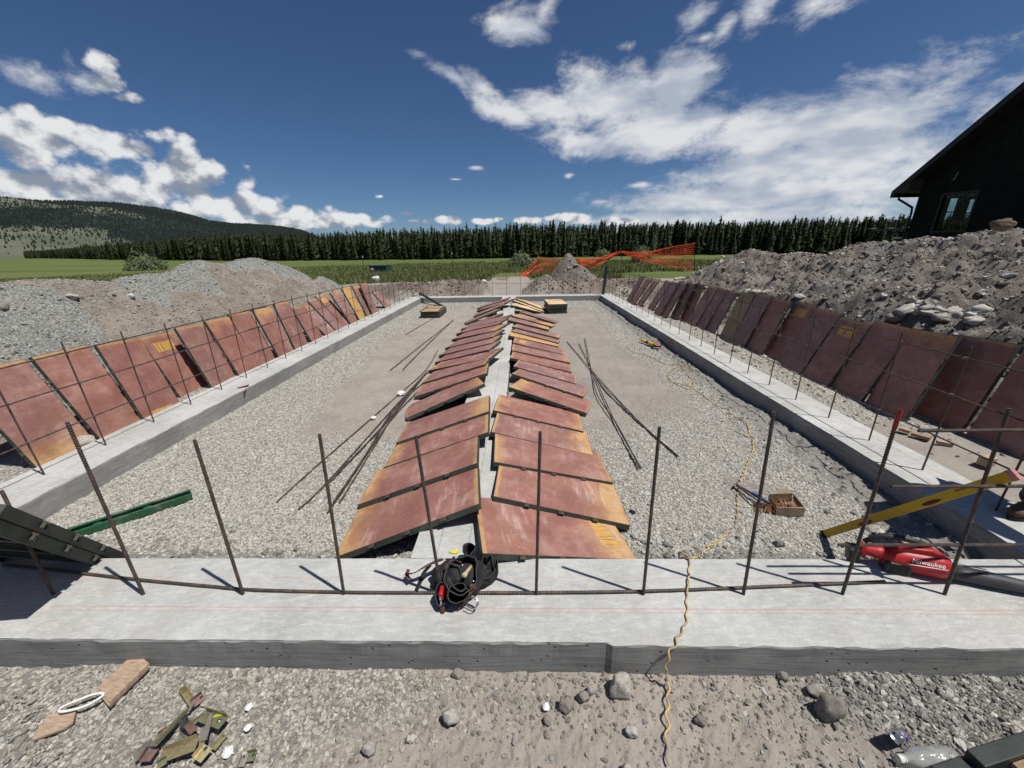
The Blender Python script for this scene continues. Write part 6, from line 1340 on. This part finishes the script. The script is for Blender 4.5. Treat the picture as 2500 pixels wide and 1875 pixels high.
    root2=empty('hammer',a,'hammer in the tool belt with its pale wooden handle butt sticking out','hammer'); v=(b-a); 
    m_=MB(); m_.tube([Vector((0,0,0)),v*.5,v*.85,v,v*1.04],.012,12,rs=[.0105,.0105,.012,.015,.012]); m_.ob('handle',Wd,root2,smooth=True); MB().tube([Vector((-.05,.01,-.03)),Vector((.04,.02,-.03))],.014,10).ob('head',mat('dull_steel',color=(.13,.12,.11)),root2,smooth=True)
    a=loc(*K(1140,478),.07)+c; root3=empty('yellow_marker_tool',a,'bright yellow chalk reel tip poking out above the tool belt','chalk reel'); 
    MB().tube([(0,0,0),(-.03,.0,.0),(-.05,.004,.002)],.009,10,rs=[.011,.009,.006]).ob('reel_tip',Yl,root3,smooth=True); MB().box((.0,.012,.002),(.014,.03,.010)).ob('reel_lever',Yl,root3)
    a=loc(*K(890,1110),.10)+c; root4=empty('red_tape_knife',a,'glossy red knife in the small front pouch of the tool belt','knife'); bevel(MB().box((0,-.01,-.01),(.022,.06,.055)).ob('knife_body',Rd,root4),.007); MB().lathe([(.006,0),(.006,.02)],n=8,M=Matrix.Translation((.0,-.045,-.02))).ob('knife_knob',Mt,root4)
toolbelt()
# ---------------------------------------------------------------- leaning forms and green channel, left
def free_panel(o_,x,y,label,**p):
    x=Vector(x).normalized(); y=Vector(y); y=(y-x*y.dot(x)).normalized(); z=x.cross(y); M=Matrix((x,y,z)).transposed().to_4x4(); M.translation=Vector(o_); return make_panel(M,label,True,None,**p)
a=P(310,1352,-.15); d=Vector(pray(18,1232)); E=Vector(EYE); oc=E-a; b_=d.dot(oc); c_=oc.dot(oc)-1.218**2; D_=b_*b_-c_; ends=[E+d*(-b_-math.sqrt(max(D_,0))),E+d*(-b_+math.sqrt(max(D_,0)))]; print('lean forms',a,ends,D_)
e=ends[0]; u=(e-a).normalized(); w0=Vector((-.74,.46,-.62))
w1=(w0-u*w0.dot(u)).normalized()
free_panel(a,w1,u,'green railed concrete form leaning in the left corner, upper one of the pair',finish=3,haze=1.,purple=.2)
nn=u.cross(w1).normalized(); 
off=nn*.062 if nn.y<0 else nn*-.062
free_panel(a+off+Vector((-.01,-.0,.0)),w1,u,'green railed concrete form leaning in the left corner, lower one of the pair',finish=3,haze=1.)
def channel():
    a=P(470,1213,-.195); b=P(38,1356,-.195); L=(b-a).length; root=empty('green_channel',a,'green painted steel channel lying on the stones by the left corner','form filler'); root.rotation_euler=(0,0,math.atan2(b.y-a.y,b.x-a.x))
    w_,h_=.105,.055; print('channel',L)
    MB().box((L/2,0,.003),(L,w_,.006)).ob('web',M_green,root)
    for s_ in (-1,1): MB().box((L/2,s_*w_/2,h_/2),(L,.006,h_)).box((L/2,s_*(w_/2-.012),h_-.003),(L,.022,.005)).ob('flange',M_green,root)
    for x_ in (.006,L-.006): MB().box((x_,0,h_/2-.002),(.006,w_-.014,h_-.008)).ob('end_plate',M_green,root)
    k=.30
    while k<L-.1: MB().box((k,0,h_/2),(.05,w_-.014,.012)).box((k,0,h_*.4),(.006,w_-.014,h_*.7)).ob('stiffener',M_green,root); k+=.305
channel()
# green form corner at the lower right
def corner_form():
    a=P(2290,1868,.02); b=P(2530,1790,.06); u=(b-a).normalized(); L=.9
    root=empty('form_corner',a,'dark green form end with a wooden face at the lower right corner','form panel'); side=u.cross(Vector((0,0,1))).normalized(); up=side.cross(u); Mm=Matrix((u,side*-1,up)).transposed().to_4x4(); Mm.translation=a; root.matrix_world=Mm
    bevel(MB().box((.07+L/2,-.02,.0),(L-.12,.056,.055)).ob('rail',M_dark,root),.004); bevel(MB().box((.04,-.02,-.015),(.13,.05,.03)).ob('rail_end',M_dark,root),.003); MB().box((.16+L/2,-.30,-.01),(L-.2,.50,.018)).ob('plywood_face',MATS['raw_wood'],root); MB().box((.10,-.02,-.2),(.05,.05,.36)).ob('support_leg',M_dark,root)
corner_form()
# ---------------------------------------------------------------- heap of metal form wedges
def wedges():
    K=lambda x,y:P(300+x*.28887,1600+y*.28887,-.185)
    Ms=[mat('brassy_steel',color=(.42,.36,.20),rough=.42,metal=.6),mat('olive_steel',color=(.21,.21,.125),rough=.5,metal=.4),mat('dusty_steel',color=(.26,.24,.21),rough=.5,metal=.4),mat('shiny_steel',color=(.30,.33,.35),rough=.2,metal=.9),mat('maroon_steel',color=(.24,.15,.13),rough=.5,metal=.4)]
    Lw=[((495,285),(590,418),34,0,0,'toothed brass coloured wedge arm at the top of the bracket heap'),((590,418),(685,345),52,4,0,'maroon flat bracket leaf at the top of the bracket heap'),((600,430),(562,500),16,2,1,'short steel pin below the topmost bracket'),((540,485),(275,825),44,1,1,'longest olive wedge crossing the bracket heap diagonally'),((525,580),(568,655),44,3,3,'shiny steel leaf in the middle of the bracket heap'),
        ((680,545),(875,622),62,1,2,'olive folded plate on the right of the bracket heap'),((575,615),(700,525),24,1,1,'slim olive bar left of the folded plate in the heap'),((770,535),(712,770),24,2,3,'upright dull bar leaning on the right of the heap'),((690,640),(680,812),24,2,2,'second upright dull bar in the heap, left of the leaning one'),((575,700),(640,640),62,4,3,'brown square bracket face in the centre of the heap'),
        ((492,695),(562,775),24,2,2,'small bent steel piece left of the brown bracket face'),((325,885),(650,785),66,0,1,'widest brass coloured plate low in the bracket heap'),((640,920),(740,805),58,0,2,'rounded brass wedge at the lower right of the heap'),((765,800),(868,665),28,0,0,'thin brass strip at the right foot of the heap'),((310,705),(385,645),34,4,1,'rusty clip with an orange tip at the left of the heap'),
        ((100,885),(270,762),52,2,0,'flat brown bar at the far left of the heap'),((195,915),(262,805),56,4,1,'dark bracket leaf at the lower left of the heap'),((300,955),(385,905),34,1,1,'olive clip at the bottom edge of the heap'),((1000,945),(1040,850),34,2,0,'detached steel clip right of the heap near the bottom edge'),((1045,868),(1120,850),44,1,0,'detached olive leaf beside the steel clip right of the heap'),((785,560),(865,545),22,1,3,'yellow green painted tab on the folded plate of the heap')]
    for (p,q,w_,mi,lv,lab) in Lw:
        A=K(*p);B=K(*q); L=(B-A).length; wd=w_*.28887/940*2.2*1.25; root=empty('form_wedge',A+Vector((0,0,.012*lv)),lab,'form wedge'); root.rotation_euler=(random.gauss(0,.22),random.gauss(-.05,.10)-.06*(lv>1),math.atan2(B.y-A.y,B.x-A.x))
        t=.0035; h=wd*.45
        m_=MB(); m_.add([Vector(v) for v in ((0,-wd*.42,0),(L,-wd*.5,0),(L,wd*.5,0),(0,wd*.42,0),(0,-wd*.42,t),(L,-wd*.5,t),(L,wd*.5,t),(0,wd*.42,t))],[(3,2,1,0),(4,5,6,7),(0,1,5,4),(1,2,6,5),(2,3,7,6),(3,0,4,7)]); m_.ob('blade',Ms[mi] if 'yellow' not in lab else mat('lime_paint',color=(.45,.50,.05),rough=.5),root)
        m_=MB(); m_.box((L*.5,wd*.44,h/2+t),(L*.96,t,h)); m_.ob('folded_edge',Ms[mi],root)
        if lv%2==0: MB().lathe([(wd*.16,0),(wd*.16,.006),(wd*.1,.009)],n=9,M=Matrix.Translation((L*.8,0,t))).ob('stud',Ms[3],root)
        if 'toothed' in lab:
            m_=MB()
            for i in range(4): m_.box((L*.05+i*L*.09,0,.009),(.004,wd*.9,.012))
            m_.ob('teeth',Ms[0],root)
        if 'orange' in lab: MB().lathe([(.0075,0),(.0075,.007)],n=9,M=Matrix.Translation((L*.7,0,.008))).ob('orange_tip',mat('orange_paint',color=(.70,.20,.02)),root)
wedges()
# ---------------------------------------------------------------- can and bottle
def can():
    a=P(2196,1796,-.135); root=empty('drink_can',a,'blue and silver drink can tilted in the stones above the plastic bottle','can'); root.rotation_euler=Vector((-.62,-.30,.55)).to_track_quat('Z','Y').to_euler()
    def b_can(T,b,tc):
        O=tc.outputs['Object']; n=T.noise(O,30,2,.5); s=T.node('ShaderNodeSeparateXYZ'); T.l.new(O,s.inputs[0]); c=T.mix(T.ramp(n,.50,.53),(.035,.045,.30),(.55,.57,.62)); c=T.mix(T.ramp(n,.62,.64),c,(.40,.05,.10)); T.l.new(c,b.inputs['Base Color']); b.inputs['Metallic'].default_value=.6; b.inputs['Roughness'].default_value=.28
    mc=mat('can_print',b_can); al=mat('aluminium',color=(.62,.62,.60),rough=.3,metal=.9)
    MB().lathe([(.020,-.055),(.0262,-.048),(.0265,0),(.0262,.044)],n=28).ob('can_body',mc,root,smooth=True); MB().lathe([(.0262,.044),(.0235,.052),(.0242,.054),(.0225,.054),(.0215,.050),(.0,.050)],n=28,cap0=False,cap1=False).ob('can_top',al,root,smooth=True)
    o=MB().prism([(math.cos(t)*.009+.002,math.sin(t)*.006) for t in np.linspace(0,6.283,13)[:-1]],.0015,M=Matrix.Translation((0,0,.0508))).ob('pull_tab',mat('bright_steel',color=(.55,.55,.55)),root); MB().prism([(math.cos(t)*.006-.009,math.sin(t)*.005) for t in np.linspace(0,6.283,13)[:-1]],.0008,M=Matrix.Translation((0,0,.0504))).ob('mouth',mat('black_canvas'),root)
can()
def bottle():
    a=P(2196,1852,-.16); b=P(2330,1846,-.16); v=b-a; L=v.length; root=empty('plastic_bottle',a,'empty clear plastic bottle with a white cap lying in the lower right foreground','bottle'); root.rotation_euler=(0,0,math.atan2(v.y,v.x)); print('bottle',L)
    gm=bpy.data.materials.new('clear_plastic'); gm.use_nodes=True; T=NT(gm.node_tree); T.n.remove(T.n['Principled BSDF']); tc=T.node('ShaderNodeTexCoord'); fr=T.node('ShaderNodeLayerWeight'); fr.inputs[0].default_value=.35; gl=T.node('ShaderNodeBsdfGlossy'); gl.inputs['Roughness'].default_value=.12; tr=T.node('ShaderNodeBsdfTransparent'); tr.inputs[0].default_value=(.90,.91,.90,1); df=T.node('ShaderNodeBsdfDiffuse'); df.inputs[0].default_value=(.6,.6,.58,1)
    bp=T.bump(T.noise(tc.outputs['Object'],25,3,.6),.6,.01); T.l.new(bp,gl.inputs['Normal'])
    m0=T.node('ShaderNodeMixShader'); m0.inputs[0].default_value=.34; T.l.new(tr.outputs[0],m0.inputs[1]); T.l.new(df.outputs[0],m0.inputs[2]); mx=T.node('ShaderNodeMixShader'); T.l.new(T.math('MULTIPLY',fr.outputs['Facing'],.55),mx.inputs[0]); T.l.new(m0.outputs[0],mx.inputs[1]); T.l.new(gl.outputs[0],mx.inputs[2]); T.l.new(mx.outputs[0],T.n['Material Output'].inputs[0])
    Mx=Matrix.Translation((0,0,.0))@Matrix.Rotation(R(90),4,'Y'); r=.037
    prof=[(.012,.012),(.013,.022),(.020,.040),(r*.9,.062),(r,.078),(r*.97,.10),(r,.115),(r*.93,.13),(r,.145),(r*.96,L*.75),(r,L*.85),(r*.97,L*.95),(r*.75,L),(r*.3,L-.008)]
    V=[];F=[];n=26
    for (rr,z) in prof:
        for k in range(n):
            a_=6.2832*k/n; q=rr*(1+.10*mn.noise(Vector((math.cos(a_)*1.3,math.sin(a_)*1.3,z*16)))*(rr>.02)); V.append(Mx@Vector((q*math.cos(a_),q*math.sin(a_),z)))
    for i in range(len(prof)-1):
        for k in range(n): F.append((i*n+k,i*n+(k+1)%n,(i+1)*n+(k+1)%n,(i+1)*n+k))
    MB().add(V,F).ob('bottle_body',gm,root,smooth=True); MB().lathe([(.0145,-.006),(.0150,-.004),(.0150,.012),(.0135,.014)],n=24,M=Mx).ob('cap',M_white,root); MB().lathe([(.0158,.015),(.0158,.019)],n=24,M=Mx).ob('cap_ring',M_white,root)
bottle()
# ---------------------------------------------------------------- person at the right edge
def person():
    p0=P(2500,1262,0.); print('person',p0); bx,by=p0.x+.02,p0.y-.02; root=empty('person',(bx,by,0),'person bending over the right footing, only one brown boot inside the frame','person')
    def skin(name,pts_,edges,rad,mt,sub=2,parent=root):
        me=bpy.data.meshes.new(name); me.from_pydata(pts_,edges,[]); o=obj(name,me,parent); md=o.modifiers.new('skin','SKIN'); 
        for i,v in enumerate(me.skin_vertices[0].data): v.radius=(rad[i] if isinstance(rad[i],tuple) else (rad[i],rad[i])); v.use_root=(i==0)
        s_=o.modifiers.new('sub','SUBSURF'); s_.levels=sub; s_.render_levels=sub; me.materials.append(mt); md.use_smooth_shade=True; return o
    Sk=mat('skin',color=(.46,.28,.20),rough=.55); Jn=mat('denim',color=(.06,.08,.13),rough=.9); Sh=mat('work_shirt',color=(.20,.20,.19),rough=.9); Bt=mat('brown_boot',color=(.10,.065,.040),rough=.7); So=mat('boot_sole',color=(.03,.028,.025),rough=.8); Hr=mat('dark_hair',color=(.03,.02,.015),rough=.8)
    # local frame: he stands facing the camera side (-x,-y), bent at the hips
    J={'pel':(.20,.10,.93),'ch':(.00,-.05,1.22),'nk':(-.12,-.16,1.36),'hd':(-.20,-.24,1.42),'hl':(.12,.04,.90),'hr':(.30,.16,.90),'kl':(.02,-.02,.50),'kr':(.30,.18,.50),'al':(.06,.05,.12),'ar':(.36,.30,.12),'sl':(-.10,.12,1.28),'sr':(.14,-.20,1.24),'el':(-.24,.10,1.02),'er':(.10,-.42,1.02),'wl':(-.26,-.06,.82),'wr':(-.06,-.44,.84)}
    ks=['pel','ch','nk','hd','hl','hr','kl','kr','al','ar','sl','sr','el','er','wl','wr']; ix={k:i for i,k in enumerate(ks)}
    E_=[('pel','ch'),('ch','nk'),('nk','hd'),('pel','hl'),('pel','hr'),('hl','kl'),('hr','kr'),('kl','al'),('kr','ar'),('ch','sl'),('ch','sr'),('sl','el'),('sr','er'),('el','wl'),('er','wr')]
    rd=dict(pel=(.15,.13),ch=(.13,.10),nk=.05,hd=.055,hl=.10,hr=.10,kl=.07,kr=.07,al=.05,ar=.05,sl=.07,sr=.07,el=.048,er=.048,wl=.032,wr=.032)
    skin('body',[J[k] for k in ks],[(ix[a],ix[b]) for a,b in E_],[rd[k] for k in ks],Sk)
    skin('trousers',[J[k] for k in ('pel','hl','hr','kl','kr','al','ar')],[(0,1),(0,2),(1,3),(2,4),(3,5),(4,6)],[(.17,.15),.115,.115,.085,.085,.075,.075],Jn)
    skin('shirt',[J[k] for k in ('ch','pel','sl','sr','el','er','nk')],[(0,1),(0,2),(0,3),(2,4),(3,5),(0,6)],[(.24,.20),(.20,.18),.12,.12,.075,.075,.08],Sh)
    import bmesh
    hd=Vector(J['hd'])+Vector((-.07,-.07,.02)); bm=bmesh.new(); bmesh.ops.create_icosphere(bm,subdivisions=4,radius=1)
    f=Vector((-.62,-.62,-.45)).normalized(); up_=Vector((-.4,-.4,.8)); up_=(up_-f*up_.dot(f)).normalized(); rt_=f.cross(up_)
    for v in bm.verts:
        d=v.co.copy(); a,b_,c_=d.dot(rt_),d.dot(f),d.dot(up_); nose=.022*math.exp(-((a/.16)**2+((c_+.05)/.22)**2))*(b_>0); eye=-.010*sum(math.exp(-(((a-s)/.16)**2+((c_-.12)/.12)**2)) for s in(-.34,.34))*(b_>0); mouth=-.004*math.exp(-((a/.3)**2+((c_+.42)/.06)**2))*(b_>0)
        v.co=hd+rt_*a*.075*(1-.18*max(0,-c_))+f*(b_*.095+nose+eye+mouth)+up_*c_*.115
    me=bpy.data.meshes.new('head'); bm.to_mesh(me); bm.free(); me.materials.append(Sk); me.polygons.foreach_set('use_smooth',[True]*len(me.polygons)); h=obj('head',me,root)
    m_=MB(); m_.lathe([(.105,0),(.104,.03),(.085,.075),(.04,.10),(.0,.105)],n=20,M=Matrix.Translation(hd+up_*.03)@up_.to_track_quat('Z','Y').to_matrix().to_4x4()); m_.ob('cap',Hr,root,smooth=True)
    for wr,dr in (('wl',Vector((-.25,-.35,-.5))),('wr',Vector((-.55,.05,-.45)))):
        w=Vector(J[wr]); d=dr.normalized(); sd=d.cross(Vector((0,0,1))).normalized(); nm=sd.cross(d)
        pl=[w,w+d*.05,w+d*.09]; V=[tuple(p) for p in pl]; Ed=[(0,1),(1,2)]; rr=[.028,.034,.030]
        for k,(o_,ln) in enumerate(((-.030,.070),(-.010,.082),(.010,.076),(.030,.060))):
            b0=w+d*.095+sd*o_; i=len(V); V+= [tuple(b0),tuple(b0+d*ln*.45+nm*-.008),tuple(b0+d*ln*.75+nm*-.028),tuple(b0+d*ln*.85+nm*-.048)]; Ed+=[(2,i),(i,i+1),(i+1,i+2),(i+2,i+3)]; rr+=[.011,.0095,.0088,.008]
        b0=w+d*.04+sd*.032; i=len(V); V+=[tuple(b0),tuple(b0+d*.03+sd*.022-nm*.012),tuple(b0+d*.055+sd*.018-nm*.03)]; Ed+=[(1,i),(i,i+1),(i+1,i+2)]; rr+=[.013,.011,.009]
        skin('hand',V,Ed,rr,Sk,1)
    for an,zz in (('al',0.),('ar',-.0)):
        a=Vector(J[an]); a.z=0; d=Vector((-1,-.28,0)).normalized() if an=='al' else Vector((-.8,-.6,0)).normalized(); s_=Vector((-d.y,d.x,0))
        prof=[(-.10,.035,.05),(-.07,.045,.105),(-.03,.048,.15),(.02,.048,.14),(.06,.046,.095),(.11,.050,.075),(.16,.050,.068),(.20,.040,.055),(.225,.020,.040)]
        V=[];F=[];n=14
        for (x_,w_,h_) in prof:
            for k in range(n):
                t=6.2832*k/n; V.append(a+d*(x_-.0)+s_*math.copysign(abs(math.cos(t))**.7,math.cos(t))*w_+Vector((0,0,.030+h_/2+math.sin(t)*h_/2)))
        for i in range(len(prof)-1):
            for k in range(n): F.append((i*n+k,i*n+(k+1)%n,(i+1)*n+(k+1)%n,(i+1)*n+k))
        F+=[tuple(range(n-1,-1,-1)),tuple(range((len(prof)-1)*n,len(prof)*n))]; bt=MB().add(V,F).ob('boot',Bt,root,smooth=True)
        q=[]
        for t in np.linspace(0,6.283,23)[:-1]:
            cx=math.cos(t); q.append((cx*.170+.065,math.sin(t)*(.052 if cx>0 else .045)))
        Mm=Matrix((d,s_,Vector((0,0,1)))).transposed().to_4x4(); Mm.translation=a+Vector((0,0,.002)); MB().prism(q,.030,M=Mm).ob('sole',So,bt)
person()
